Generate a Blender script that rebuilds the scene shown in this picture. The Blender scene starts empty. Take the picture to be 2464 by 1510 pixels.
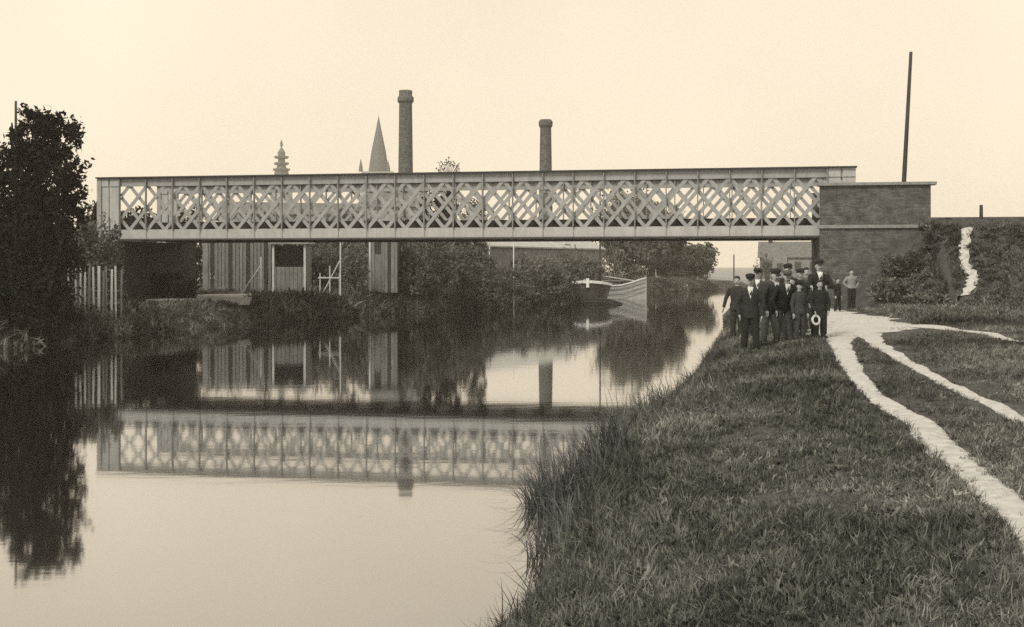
import bpy, math, random
import numpy as np
from mathutils import Vector, Matrix

random.seed(7)
rng = np.random.default_rng(11)
scene = bpy.context.scene
col = scene.collection

# ------------------------------------------------------------------ camera
HC = 2.8            # camera height above the canal water
cam_d = bpy.data.cameras.new('camera')
cam_d.sensor_width = 36.0
cam_d.lens = 43.45
cam_d.shift_y = -0.0464
cam_d.clip_start = 0.1
cam_d.clip_end = 6000
cam = bpy.data.objects.new('camera', cam_d)
col.objects.link(cam)
cam.location = (0, 0, HC)
cam.rotation_euler = (math.radians(90), 0, 0)
scene.camera = cam

# ------------------------------------------------------------------ sky and sun
SUN_EL, SUN_AZ = math.radians(46), math.radians(214)   # azimuth clockwise from +Y
world = bpy.data.worlds.new('World')
scene.world = world
world.use_nodes = True
wn, wl = world.node_tree.nodes, world.node_tree.links
wn.clear()
sky = wn.new('ShaderNodeTexSky')
sky.sky_type = 'NISHITA'
sky.sun_disc = False
sky.sun_elevation = SUN_EL
sky.sun_rotation = SUN_AZ
sky.dust_density = 4.0
bw = wn.new('ShaderNodeRGBToBW')
lim = wn.new('ShaderNodeMath'); lim.operation = 'MULTIPLY_ADD'
lim.inputs[1].default_value = 0.12       # a little of the clear sky's gradient
lim.inputs[2].default_value = 8.0        # on an even veil of cloud
tint = wn.new('ShaderNodeMix'); tint.data_type = 'RGBA'; tint.blend_type = 'MULTIPLY'
tint.inputs['Factor'].default_value = 1.0
tint.inputs['B'].default_value = (1.0, 0.875, 0.69, 1)
bg = wn.new('ShaderNodeBackground'); bg.inputs['Strength'].default_value = 0.126
wo = wn.new('ShaderNodeOutputWorld')
wtc = wn.new('ShaderNodeTexCoord')
wno = wn.new('ShaderNodeTexNoise'); wno.inputs['Scale'].default_value = 2.6; wno.inputs['Detail'].default_value = 5
wmr = wn.new('ShaderNodeMapRange')
wmr.inputs['From Min'].default_value = .3; wmr.inputs['From Max'].default_value = .7
wmr.inputs['To Min'].default_value = .90; wmr.inputs['To Max'].default_value = 1.04
wmu = wn.new('ShaderNodeMath'); wmu.operation = 'MULTIPLY'
wl.new(wtc.outputs['Generated'], wno.inputs['Vector']); wl.new(wno.outputs['Fac'], wmr.inputs['Value'])
wl.new(sky.outputs[0], bw.inputs[0]); wl.new(bw.outputs[0], lim.inputs[0])
wl.new(lim.outputs[0], wmu.inputs[0]); wl.new(wmr.outputs[0], wmu.inputs[1])
wl.new(wmu.outputs[0], tint.inputs['A']); wl.new(tint.outputs['Result'], bg.inputs['Color'])
wl.new(bg.outputs[0], wo.inputs[0])

sun_d = bpy.data.lights.new('sun', 'SUN')
sun_d.energy = 2.5
sun_d.angle = math.radians(14)
sun_d.color = (1.0, 0.92, 0.78)
sun = bpy.data.objects.new('sun', sun_d)
col.objects.link(sun)
sdir = Vector((math.sin(SUN_AZ) * math.cos(SUN_EL), math.cos(SUN_AZ) * math.cos(SUN_EL), math.sin(SUN_EL)))
sun.rotation_euler = sdir.to_track_quat('Z', 'Y').to_euler()

vs = scene.view_settings
vs.view_transform = 'Standard'
vs.look = 'None'
vs.exposure = 0.0
vs.gamma = 1.0
vs.use_curve_mapping = False
scene.cycles.use_denoising = False
scene.cycles.max_bounces = 6
scene.cycles.diffuse_bounces = 2
scene.cycles.glossy_bounces = 3
scene.cycles.transmission_bounces = 2
scene.cycles.volume_bounces = 1
scene.cycles.transparent_max_bounces = 6

# ------------------------------------------------------------------ helpers
FV = 2974.0     # focal length in the pixels used while measuring the photograph


def at(xv, yv, D):
    """measured point at depth D -> world point"""
    return Vector(((xv - 1232) * D / FV, D, HC - (yv - 640) * D / FV))


def on(xv, yv, z=1.2):
    """measured point on the level z -> (x, y)"""
    D = FV * (HC - z) / (yv - 640)
    return ((xv - 1232) * D / FV, D)


class MB:
    def __init__(self):
        self.v, self.f = [], []

    def add(self, vs, fs):
        o = len(self.v)
        self.v += [tuple(p) for p in vs]
        self.f += [tuple(i + o for i in f) for f in fs]
        return self

    def box(self, x0, x1, y0, y1, z0, z1, M=None):
        p = [Vector((x, y, z)) for z in (z0, z1) for y in (y0, y1) for x in (x0, x1)]
        if M is not None:
            p = [M @ q for q in p]
        return self.add(p, [(0, 2, 3, 1), (4, 5, 7, 6), (0, 1, 5, 4), (2, 6, 7, 3), (0, 4, 6, 2), (1, 3, 7, 5)])

    def bar(self, a, b, w, t, up=Vector((0, 1, 0))):
        a, b = Vector(a), Vector(b)
        d = (b - a).normalized()
        s = d.cross(up)
        if s.length < 1e-4:
            s = d.cross(Vector((1, 0, 0)))
        s.normalize()
        n = s.cross(d).normalized()
        p = []
        for q in (a, b):
            for i, j in ((-1, -1), (1, -1), (1, 1), (-1, 1)):
                p.append(q + s * (i * w / 2) + n * (j * t / 2))
        return self.add(p, [(3, 2, 1, 0), (4, 5, 6, 7), (0, 1, 5, 4), (1, 2, 6, 5), (2, 3, 7, 6), (3, 0, 4, 7)])

    def loft(self, pts, rads, n=10, phase=0.0):
        pts = [Vector(p) for p in pts]
        rings = []
        for i, p in enumerate(pts):
            t = (pts[min(i + 1, len(pts) - 1)] - pts[max(i - 1, 0)]).normalized()
            ref = Vector((0, 1, 0)) if abs(t.y) < 0.9 else Vector((0, 0, 1))
            s = ref.cross(t).normalized()
            b = t.cross(s).normalized()
            r = rads[i]
            rx, ry = r if isinstance(r, (tuple, list)) else (r, r)
            rings.append([p + s * (rx * math.cos(2 * math.pi * k / n + phase)) + b * (ry * math.sin(2 * math.pi * k / n + phase)) for k in range(n)])
        v = [q for r in rings for q in r]
        f = []
        for i in range(len(rings) - 1):
            for k in range(n):
                k2 = (k + 1) % n
                f.append((i * n + k, i * n + k2, (i + 1) * n + k2, (i + 1) * n + k))
        f.append(tuple(reversed(range(n))))
        f.append(tuple(range((len(rings) - 1) * n, len(rings) * n)))
        return self.add(v, f)

    def ball(self, c, rx, ry=None, rz=None, n=8, m=5):
        ry = ry or rx; rz = rz or rx
        c = Vector(c)
        pts = [c + Vector((0, 0, -rz * math.cos(math.pi * (i + .5) / m))) for i in range(m)]
        rad = [(rx * math.sin(math.pi * (i + .5) / m), ry * math.sin(math.pi * (i + .5) / m)) for i in range(m)]
        return self.loft(pts, rad, n)

    def build(self, name, mat, parent=None, smooth=False):
        me = bpy.data.meshes.new(name)
        me.from_pydata(self.v, [], self.f)
        me.update()
        if smooth:
            me.polygons.foreach_set('use_smooth', [True] * len(me.polygons))
        return link(name, me, mat, parent)


def link(name, me, mat=None, parent=None):
    if mat is not None and not me.materials:
        me.materials.append(mat)
    o = bpy.data.objects.new(name, me)
    col.objects.link(o)
    if parent is not None:
        o.parent = parent
    return o


def tag(o, label=None, cat=None, group=None, kind=None):
    if label: o['label'] = label
    if cat: o['category'] = cat
    if group: o['group'] = group
    if kind: o['kind'] = kind
    return o


def thing(name, label, cat, loc=(0, 0, 0), rz=0.0, group=None):
    o = bpy.data.objects.new(name, None)
    o.empty_display_size = 0.3
    col.objects.link(o)
    o.location = loc
    o.rotation_euler = (0, 0, rz)
    return tag(o, label, cat, group)


def copy_tree(o, parent=None):
    c = o.copy()
    col.objects.link(c)
    if parent is not None:
        c.parent = parent
    for ch in list(o.children):
        copy_tree(ch, c)
    return c


# ------------------------------------------------------------------ materials
def M(name, lo, hi=None, rough=0.85, scale=3.0, bump=0.0, bscale=None, warm=0.0, spread=0.5, detail=6.0, stretch=None, spec=0.2, place=False):
    """a grey mineral or paint whose value wanders between lo and hi"""
    hi = lo if hi is None else hi
    m = bpy.data.materials.new(name)
    m.use_nodes = True
    nt = m.node_tree
    n, l = nt.nodes, nt.links
    p = n['Principled BSDF']
    p.inputs['Roughness'].default_value = rough
    p.inputs['Specular IOR Level'].default_value = spec
    tc = n.new('ShaderNodeTexCoord')
    mp = n.new('ShaderNodeMapping')
    geo_ = n.new('ShaderNodeNewGeometry')
    l.new(geo_.outputs['Position'] if place else tc.outputs['Object'], mp.inputs[0])
    if stretch: mp.inputs['Scale'].default_value = stretch
    nz = n.new('ShaderNodeTexNoise')
    nz.inputs['Scale'].default_value = scale
    nz.inputs['Detail'].default_value = detail
    nz.inputs['Roughness'].default_value = 0.65
    l.new(mp.outputs[0], nz.inputs['Vector'])
    cr = n.new('ShaderNodeValToRGB')
    cr.color_ramp.elements[0].position = 0.5 - spread * 0.4
    cr.color_ramp.elements[1].position = 0.5 + spread * 0.4
    w = (.945 + warm, 1.0, 1.03 - warm)
    cr.color_ramp.elements[0].color = (lo * w[0], lo * w[1], lo * w[2], 1)
    cr.color_ramp.elements[1].color = (hi * w[0], hi * w[1], hi * w[2], 1)
    l.new(nz.outputs['Fac'], cr.inputs[0])
    l.new(cr.outputs[0], p.inputs['Base Color'])
    if bump:
        nb = n.new('ShaderNodeTexNoise')
        nb.inputs['Scale'].default_value = bscale or scale * 4
        nb.inputs['Detail'].default_value = 5
        l.new(mp.outputs[0], nb.inputs['Vector'])
        b = n.new('ShaderNodeBump')
        b.inputs['Strength'].default_value = 0.7
        b.inputs['Distance'].default_value = bump
        l.new(nb.outputs['Fac'], b.inputs['Height'])
        l.new(b.outputs[0], p.inputs['Normal'])
    return m


def M_leaf(name, lo, hi, scale=1.2, trans=0.25):
    m = bpy.data.materials.new(name)
    m.use_nodes = True
    n, l = m.node_tree.nodes, m.node_tree.links
    n.clear()
    tc = n.new('ShaderNodeTexCoord')
    nz = n.new('ShaderNodeTexNoise'); nz.inputs['Scale'].default_value = scale; nz.inputs['Detail'].default_value = 8
    nz.inputs['Roughness'].default_value = 0.75
    l.new(tc.outputs['Object'], nz.inputs['Vector'])
    cr = n.new('ShaderNodeValToRGB')
    cr.color_ramp.elements[0].position = 0.35; cr.color_ramp.elements[1].position = 0.66
    cr.color_ramp.elements[0].color = (lo * .96, lo, lo * .95, 1)
    cr.color_ramp.elements[1].color = (hi * .96, hi, hi * .95, 1)
    l.new(nz.outputs['Fac'], cr.inputs[0])
    d = n.new('ShaderNodeBsdfDiffuse'); t = n.new('ShaderNodeBsdfTranslucent')
    l.new(cr.outputs[0], d.inputs[0]); l.new(cr.outputs[0], t.inputs[0])
    mx = n.new('ShaderNodeMixShader'); mx.inputs[0].default_value = trans
    l.new(d.outputs[0], mx.inputs[1]); l.new(t.outputs[0], mx.inputs[2])
    o = n.new('ShaderNodeOutputMaterial')
    l.new(mx.outputs[0], o.inputs[0])
    return m


def M_blade(name, stops, patch=0.35):
    """grass: value differs from tuft to tuft and in broad patches"""
    m = bpy.data.materials.new(name)
    m.use_nodes = True
    n, l = m.node_tree.nodes, m.node_tree.links
    n.clear()
    oi = n.new('ShaderNodeObjectInfo')
    geo = n.new('ShaderNodeNewGeometry')
    nz = n.new('ShaderNodeTexNoise'); nz.inputs['Scale'].default_value = patch; nz.inputs['Detail'].default_value = 4
    l.new(geo.outputs['Position'], nz.inputs['Vector'])
    ad = n.new('ShaderNodeMath'); ad.operation = 'MULTIPLY_ADD'
    ad.inputs[1].default_value = 0.62
    l.new(oi.outputs['Random'], ad.inputs[0])
    ml = n.new('ShaderNodeMath'); ml.operation = 'MULTIPLY_ADD'; ml.inputs[1].default_value = 1.5; ml.inputs[2].default_value = -0.56
    l.new(nz.outputs['Fac'], ml.inputs[0]); l.new(ml.outputs[0], ad.inputs[2])
    cr = n.new('ShaderNodeValToRGB')
    e = cr.color_ramp.elements
    while len(e) < len(stops): e.new(0.5)
    for k, (pos, v) in enumerate(stops):
        e[k].position = pos; e[k].color = (v * .96, v, v * .95, 1)
    l.new(ad.outputs[0], cr.inputs[0])
    d = n.new('ShaderNodeBsdfDiffuse'); t = n.new('ShaderNodeBsdfTranslucent')
    l.new(cr.outputs[0], d.inputs[0]); l.new(cr.outputs[0], t.inputs[0])
    mx = n.new('ShaderNodeMixShader'); mx.inputs[0].default_value = 0.2
    l.new(d.outputs[0], mx.inputs[1]); l.new(t.outputs[0], mx.inputs[2])
    o = n.new('ShaderNodeOutputMaterial')
    l.new(mx.outputs[0], o.inputs[0])
    return m


def M_brick(name, lo, hi, mortar, bw_=0.24, bh=0.075, scale=1.0, vec='XZ'):
    m = bpy.data.materials.new(name)
    m.use_nodes = True
    n, l = m.node_tree.nodes, m.node_tree.links
    p = n['Principled BSDF']
    p.inputs['Roughness'].default_value = 0.9
    p.inputs['Specular IOR Level'].default_value = 0.15
    tc = n.new('ShaderNodeTexCoord')
    sp = n.new('ShaderNodeSeparateXYZ'); l.new(tc.outputs['Object'], sp.inputs[0])
    sm = n.new('ShaderNodeMath'); sm.operation = 'ADD'
    l.new(sp.outputs['X'], sm.inputs[0]); l.new(sp.outputs['Y'], sm.inputs[1])
    cb = n.new('ShaderNodeCombineXYZ')
    l.new(sm.outputs[0], cb.inputs['X']); l.new(sp.outputs['Z'], cb.inputs['Y'])
    br = n.new('ShaderNodeTexBrick')
    br.inputs['Scale'].default_value = scale
    br.inputs['Brick Width'].default_value = bw_
    br.inputs['Row Height'].default_value = bh
    br.inputs['Mortar Size'].default_value = 0.008
    br.inputs['Color1'].default_value = (lo * .95, lo, lo, 1)
    br.inputs['Color2'].default_value = (hi * .95, hi, hi, 1)
    br.inputs['Mortar'].default_value = (mortar * .95, mortar, mortar, 1)
    l.new(cb.outputs[0], br.inputs['Vector'])
    nz = n.new('ShaderNodeTexNoise'); nz.inputs['Scale'].default_value = 3.0; nz.inputs['Detail'].default_value = 10
    nz.inputs['Roughness'].default_value = 0.7
    l.new(tc.outputs['Object'], nz.inputs['Vector'])
    cr = n.new('ShaderNodeValToRGB')
    cr.color_ramp.elements[0].position = .3; cr.color_ramp.elements[0].color = (.45, .45, .45, 1)
    cr.color_ramp.elements[1].position = .7; cr.color_ramp.elements[1].color = (1.25, 1.25, 1.25, 1)
    l.new(nz.outputs['Fac'], cr.inputs[0])
    mx = n.new('ShaderNodeMix'); mx.data_type = 'RGBA'; mx.blend_type = 'MULTIPLY'; mx.inputs['Factor'].default_value = 1
    l.new(br.outputs['Color'], mx.inputs['A']); l.new(cr.outputs[0], mx.inputs['B'])
    l.new(mx.outputs['Result'], p.inputs['Base Color'])
    b = n.new('ShaderNodeBump'); b.inputs['Distance'].default_value = 0.012; b.inputs['Strength'].default_value = .8
    iv = n.new('ShaderNodeMath'); iv.operation = 'SUBTRACT'; iv.inputs[0].default_value = 1
    l.new(br.outputs['Fac'], iv.inputs[1]); l.new(iv.outputs[0], b.inputs['Height'])
    l.new(b.outputs[0], p.inputs['Normal'])
    return m


m_soil = M('soil', .035, .085, scale=2.2, bump=.04, bscale=9)
m_field = M('pale_field', .20, .32, scale=.15, bump=.05, bscale=3)  # distant ground, paler than the soil near the canal
m_dirt = M('worn_dirt', .24, .62, scale=8, bump=.010, bscale=24, spread=.85, detail=10.0, warm=.02)
m_paint = M('bridge_paint', .22, .39, rough=.65, scale=2.2, bump=.004, bscale=30, spread=.8, spec=.25, stretch=(2.2, 2.2, .5), place=True)
m_stiff = M('stiffener_grey', .17, .27, rough=.6, scale=3)  # stiffeners in a darker grey than the girder plates
m_paint_hi = M('chord_paint', .30, .47, rough=.65, scale=2.0, bump=.004, bscale=30, spread=.8, spec=.25, stretch=(2.0, 2.0, .6), place=True)
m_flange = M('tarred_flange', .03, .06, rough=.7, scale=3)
m_deck = M('tarred_timber', .018, .04, scale=4, bump=.01)
m_iron = M('rail_iron', .08, .14, rough=.5, scale=6)
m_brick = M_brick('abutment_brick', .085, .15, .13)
m_brick_dk = M_brick('dark_brick', .03, .075, .06)  # darker brick for one abutment and the roof chimneys
m_stone = M('stone_coping', .18, .30, scale=5, bump=.01)
m_wood_pale = M('bleached_wood', .42, .62, scale=3, stretch=(6, 6, .6), bump=.004)
m_wood = M('grey_wood', .12, .24, scale=3, stretch=(6, 6, .6), bump=.004)
m_wood_dk = M('dark_wood', .03, .07, scale=3, stretch=(6, 6, .6), bump=.004)
m_chim = M_brick('chimney_brick', .10, .17, .17)
m_slate = M('slate', .10, .18, scale=2, bump=.01)
m_render = M('limewash', .17, .28, scale=1.2, bump=.004)
m_plaster = M('grey_plaster', .14, .26, scale=1.5, bump=.01)
m_factory = M('factory_wall', .26, .40, scale=.6, bump=.01)
m_roofpale = M('pale_roof', .32, .46, scale=1.5, bump=.01)
m_dark = M('dark_opening', .015, .025)
m_glass = M('window_glass', .05, .08, rough=.15, spec=.5)
m_bark = M('bark', .04, .09, scale=6, stretch=(4, 4, 1), bump=.02)
m_skin = M('skin', .30, .40, rough=.6, scale=6)
m_coat = [M('wool_' + k, a, b, scale=9, bump=.02, bscale=13) for k, a, b in (('black', .014, .026), ('charcoal', .022, .04), ('brown', .035, .06), ('grey', .06, .10))]
m_cotton = M('white_cotton', .55, .70, scale=12, bump=.002)
m_linen = M('grey_linen', .17, .28, scale=10, bump=.006, bscale=16)
m_hair = M('dark_hair', .02, .04, scale=20)
m_rope = M('hemp_rope', .45, .62, scale=30, bump=.004, bscale=90)
m_hull_dk = M('tarred_hull', .03, .06, rough=.6, scale=1.5, bump=.004)
m_hull_lt = M('pale_hull', .30, .46, rough=.6, scale=1.2, bump=.004, stretch=(.4, .4, 3))
m_white = M('white_paint', .62, .78, rough=.6, scale=3)
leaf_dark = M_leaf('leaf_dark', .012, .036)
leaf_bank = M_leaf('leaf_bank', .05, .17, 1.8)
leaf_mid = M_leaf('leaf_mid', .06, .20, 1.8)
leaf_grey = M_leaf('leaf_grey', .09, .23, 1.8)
leaf_far = M_leaf('leaf_far', .09, .21, .8)
m_grass = M_blade('grass_blade', [(0.0, .022), (.3, .065), (.56, .135), (.82, .23), (1.0, .40)])
m_weed = M_blade('weed_blade', [(0.0, .028), (.4, .09), (.75, .18), (1.0, .30)])
m_reed = M_blade('reed_blade', [(0.0, .03), (.5, .08), (.85, .17), (1.0, .26)])

# ------------------------------------------------------------------ ground shape
YR = [-60, 0, 5, 9.6, 12, 15, 18, 23, 28.7, 40, 54, 70, 83, 100, 140, 170, 200, 260, 330, 400]
XRv = [-14, -2.2, -1.2, .12, .46, .88, 1.5, 2.85, 4.2, 6.5, 9.3, 12, 14.8, 18.5, 28.5, 42, 60, 104, 160, 215]
YL = [-60, 0, 20, 45, 56, 63, 80, 92, 104, 115, 125, 140, 150, 170, 200, 260, 330, 400]
XLv = [-37, -25, -21.5, -16.6, -14, -11.5, -3.6, 2, 3.4, 7, 12, 20, 25, 35, 52, 92, 146, 200]
EX, EY = 0.9813, 0.1925       # bridge axis (EX,-EY), canal axis (EY,EX)
P0 = (-19.64, 58.7)


def XR(y): return np.interp(y, YR, XRv)
def XL(y): return np.interp(y, YL, XLv)


def local(x, y):
    dx, dy = x - P0[0], y - P0[1]
    return dx * EX - dy * EY, dx * EY + dy * EX


def world_pt(s, v, z=0.0):
    return Vector((P0[0] + EX * s + EY * v, P0[1] - EY * s + EX * v, z))


def H(x, y):
    x = np.asarray(x, float); y = np.asarray(y, float)
    dr = x - XR(y); dl = XL(y) - x
    bed = -np.minimum(1.3, .55 * np.minimum(-dr, -dl))
    hr = np.interp(dr, [0, .3, .9, 2, 3.5, 5, 7], [0, .42, .70, .96, 1.14, 1.19, 1.2])
    hl = np.interp(dl, [0, .5, 1.4, 3, 6, 9], [0, .42, .88, 1.04, 1.2, 1.35])
    h = np.where(dr > 0, hr, np.where(dl > 0, hl, bed))
    s, v = local(x, y)
    q = np.abs(v - 3.0)
    e = 4.72 - np.maximum(0, q - 4.4) / 1.5
    # cones of earth in front of and behind the wing walls
    def cone(ds):
        r = np.hypot(np.maximum(0, ds), np.maximum(0, q - 4.0))
        return 4.45 - r / 1.2
    right = np.where(s > 37.9, e, np.where(q > 3.75, cone(37.9 - s), np.where(s > 35.2, 4.6, 0)))
    left = np.where(s < -3.0, e, np.where(q > 3.75, cone(s + 3.0), np.where(s < -1.2, 4.6, 0)))
    emb = np.where(s > 17, right, left)
    ok = (dr > 1.0) | (dl > .6)
    return np.where(ok, np.maximum(h, emb), h)


def axis(*segs):
    out = []
    for a, b, st in segs:
        out += list(np.arange(a, b, st))
    out.append(segs[-1][1])
    return np.array(out)


gx = axis((-900, -200, 100), (-200, -60, 14), (-60, -24, 2), (-24, -2.6, .6), (-2.6, 9, .16), (9, 30, .45), (30, 60, 2), (60, 220, 10), (220, 900, 100))
gy = axis((-60, -4, 4), (-4, 2, .6), (2, 32, .3), (32, 42, .45), (42, 68, .45), (68, 112, .7), (112, 180, 2), (180, 420, 12), (420, 1300, 110))
GX, GY = np.meshgrid(gx, gy)
GZ = H(GX, GY)
def rough(x, y):
    return (np.sin(x * 2.1 + np.sin(y * 1.3)) * np.sin(y * 1.7 + 1.3 * np.sin(x * .9))) * .025


bump = rough(GX, GY)
GZ = GZ + np.where(GZ > .25, bump, 0) * (np.abs(GY - 20) < 60)
nx, ny = len(gx), len(gy)
verts = np.stack([GX.ravel(), GY.ravel(), GZ.ravel()], 1)
idx = np.arange(nx * ny).reshape(ny, nx)
faces = np.stack([idx[:-1, :-1].ravel(), idx[:-1, 1:].ravel(), idx[1:, 1:].ravel(), idx[1:, :-1].ravel()], 1)


def np_mesh(name, v, f, smooth=False):
    me = bpy.data.meshes.new(name)
    k = f.shape[1]
    me.vertices.add(len(v)); me.vertices.foreach_set('co', np.ascontiguousarray(v, dtype=np.float32).ravel())
    me.loops.add(f.size); me.loops.foreach_set('vertex_index', np.ascontiguousarray(f, dtype=np.int32).ravel())
    me.polygons.add(len(f))
    me.polygons.foreach_set('loop_start', np.arange(0, f.size, k, dtype=np.int32))
    if smooth: me.polygons.foreach_set('use_smooth', np.ones(len(f), dtype=bool))
    me.update(calc_edges=True)
    return me


gme = np_mesh('ground', verts, faces, True)
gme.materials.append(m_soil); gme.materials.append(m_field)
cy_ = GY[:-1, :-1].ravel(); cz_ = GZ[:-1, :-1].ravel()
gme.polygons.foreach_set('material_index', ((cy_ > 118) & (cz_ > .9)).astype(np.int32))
ground = tag(link('ground', gme), kind='structure')

# ------------------------------------------------------------------ water
m_water = bpy.data.materials.new('canal_water')
m_water.use_nodes = True
n, l = m_water.node_tree.nodes, m_water.node_tree.links
n.clear()
geo = n.new('ShaderNodeNewGeometry')
mp = n.new('ShaderNodeMapping'); mp.inputs['Scale'].default_value = (.6, 1.6, 1)
l.new(geo.outputs['Position'], mp.inputs[0])
nz = n.new('ShaderNodeTexNoise'); nz.inputs['Scale'].default_value = 1.1; nz.inputs['Detail'].default_value = 3
l.new(mp.outputs[0], nz.inputs['Vector'])
bp = n.new('ShaderNodeBump'); bp.inputs['Strength'].default_value = 0.12; bp.inputs['Distance'].default_value = 0.008
l.new(nz.outputs['Fac'], bp.inputs['Height'])
lw = n.new('ShaderNodeLayerWeight'); lw.inputs['Blend'].default_value = .5
cr = n.new('ShaderNodeValToRGB')
cr.color_ramp.interpolation = 'LINEAR'
e = cr.color_ramp.elements
e[0].position = 0.0; e[0].color = (.04, .04, .04, 1)
e[1].position = 1.0; e[1].color = (1, 1, 1, 1)
for pos, v in ((.5, .28), (.70, .62), (.82, .83), (.90, .95)):
    k = e.new(pos); k.color = (v, v, v, 1)
l.new(lw.outputs['Facing'], cr.inputs[0])
gl = n.new('ShaderNodeBsdfGlossy'); gl.inputs['Roughness'].default_value = 0.044
l.new(bp.outputs[0], gl.inputs['Normal'])
df = n.new('ShaderNodeBsdfDiffuse'); df.inputs['Color'].default_value = (.04, .04, .037, 1)
mx = n.new('ShaderNodeMixShader')
l.new(cr.outputs[0], mx.inputs[0]); l.new(df.outputs[0], mx.inputs[1]); l.new(gl.outputs[0], mx.inputs[2])
om = n.new('ShaderNodeOutputMaterial'); l.new(mx.outputs[0], om.inputs[0])
wb = MB().add([(-60, -59, 0), (230, -59, 0), (230, 400, 0), (-60, 400, 0)], [(0, 1, 2, 3)])
water = tag(wb.build('water', m_water), kind='structure')

# ------------------------------------------------------------------ worn tracks on the towpath
TRACKS = []


def track(name, pts, hw, res=.16):
    pts = [np.array(p, float) for p in pts]
    # resample with a Catmull-Rom spline
    P, Wd = [], []
    for i in range(len(pts) - 1):
        p0, p1, p2, p3 = pts[max(i - 1, 0)], pts[i], pts[i + 1], pts[min(i + 2, len(pts) - 1)]
        m_ = max(2, int(np.linalg.norm(p2 - p1) / res))
        for k in range(m_):
            t = k / m_
            P.append(.5 * ((2 * p1) + (-p0 + p2) * t + (2 * p0 - 5 * p1 + 4 * p2 - p3) * t * t + (-p0 + 3 * p1 - 3 * p2 + p3) * t ** 3))
            Wd.append(hw[i] * (1 - t) + hw[i + 1] * t)
    P.append(pts[-1]); Wd.append(hw[-1])
    P = np.array(P); Wd = np.array(Wd)
    TRACKS.append((P, Wd))
    T = np.gradient(P, axis=0); T /= np.linalg.norm(T, axis=1)[:, None]
    N = np.stack([-T[:, 1], T[:, 0]], 1)
    def wander():
        q = rng.normal(size=len(P) + 24)
        a_ = np.convolve(q, np.ones(9) / 9, 'same')[12:-12] * 1.3 + q[12:-12] * .06
        return Wd * np.clip(1 + .30 * a_, .55, 1.5)
    wl_, wr_ = wander(), wander()
    rows = []
    for c in (-1, -.5, 0, .5, 1):
        w_ = np.where(c < 0, wl_, wr_)
        q = P + N * (w_ * c * 1.12)[:, None]
        z = H(q[:, 0], q[:, 1]) + np.where(np.abs(q[:, 1] - 20) < 60, rough(q[:, 0], q[:, 1]), 0) + .014 - .02 * abs(c) ** 3 + rng.normal(0, .0015, len(q))
        rows.append(np.stack([q[:, 0], q[:, 1], z], 1))
    v = np.stack(rows, 1).reshape(-1, 3)
    ii = np.arange(len(P) * 5).reshape(len(P), 5)
    f = np.stack([ii[:-1, :-1].ravel(), ii[:-1, 1:].ravel(), ii[1:, 1:].ravel(), ii[1:, :-1].ravel()], 1)
    return tag(link(name, np_mesh(name, v, f[:, ::-1], True), m_dirt), kind='structure')


track('worn_footpath', [on(*p) for p in ((2075, 778), (2030, 796), (2024, 822), (2053, 881), (2115, 948), (2206, 1004), (2305, 1090), (2413, 1185), (2500, 1275))] + [(3.0, 6.6), (2.8, 4.5), (2.5, 1)],
      [.8, .45, .24, .15, .13, .17, .16, .16, .16, .16, .16, .16])
track('cart_rut', [on(*p) for p in ((2085, 800), (2110, 822), (2180, 866), (2265, 914), (2368, 961), (2464, 1010), (2600, 1075))] + [(5.0, 7), (4.9, 2)],
      [.35, .22, .14, .115, .11, .105, .105, .105, .105])
track('side_path', [on(*p) for p in ((2180, 782), (2290, 792), (2380, 805), (2464, 822))] + [(12.5, 24), (15, 22)], [.6, .36, .22, .20, .2, .2])
track('gravel_road', [on(2105, 800), (9.0, 32.6), (10.4, 37.5), (11.0, 42), (11.6, 50), (12.9, 58), (15.5, 72), (20, 95)], [.9, 1.75, 1.45, .95, .8, .8, .8, .8])


def near_track(x, y, pad=0.0):
    hit = np.zeros(len(x), bool)
    for P, Wd in TRACKS:
        for k in range(0, len(P), 1):
            d = np.hypot(x - P[k, 0], y - P[k, 1])
            hit |= d < Wd[k] + pad
    return hit


def track_rel(x, y):
    r = np.full(len(x), 9.0)
    for P, Wd in TRACKS:
        for k in range(len(P)):
            r = np.minimum(r, np.hypot(x - P[k, 0], y - P[k, 1]) / Wd[k])
    return r


def track_gap(x, y):
    r = np.full(len(x), 9.0)
    for P, Wd in TRACKS:
        for k in range(0, len(P), 2):
            r = np.minimum(r, np.hypot(x - P[k, 0], y - P[k, 1]) - Wd[k])
    return np.maximum(r, 0)


# embankment footpath: a worn strip that climbs beside the abutment
def strip_on_slope(name, pts, hw, mat):
    v, f = [], []
    fine = []
    for i in range(len(pts) - 1):
        for k in range(8):
            t = k / 8
            t = t * t * (3 - 2 * t)
            fine.append(tuple(pts[i][j] * (1 - t) + pts[i + 1][j] * t for j in range(2)))
    fine.append(pts[-1])
    for i, (x, y) in enumerate(fine):
        w = hw * random.uniform(.6, 1.35)
        for c in (-1, 0, 1):
            v.append((x + c * w, y, float(H(x + c * w, y)) + .05))
    for i in range(len(fine) - 1):
        for c in (0, 1):
            a = i * 3 + c
            f.append((a, a + 1, a + 4, a + 3))
    mb = MB().add(v, f)
    o = mb.build(name, mat, None, True)
    TRACKS.append((np.array(fine), np.full(len(fine), hw * .65)))
    return tag(o, kind='structure')


def slope_pt(xv, yv):
    """where the line of sight through a measured point meets the ground"""
    for D in np.arange(25, 70, .1):
        p = at(xv, yv, D)
        if p.z <= float(H(p.x, p.y)) + .05:
            return (p.x, p.y)
    return (p.x, 51.0)


strip_on_slope('slope_path', [slope_pt(*p) for p in ((2304, 740), (2322, 712), (2338, 685), (2342, 662), (2322, 640), (2320, 600), (2328, 548))], .21, m_dirt)

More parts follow.
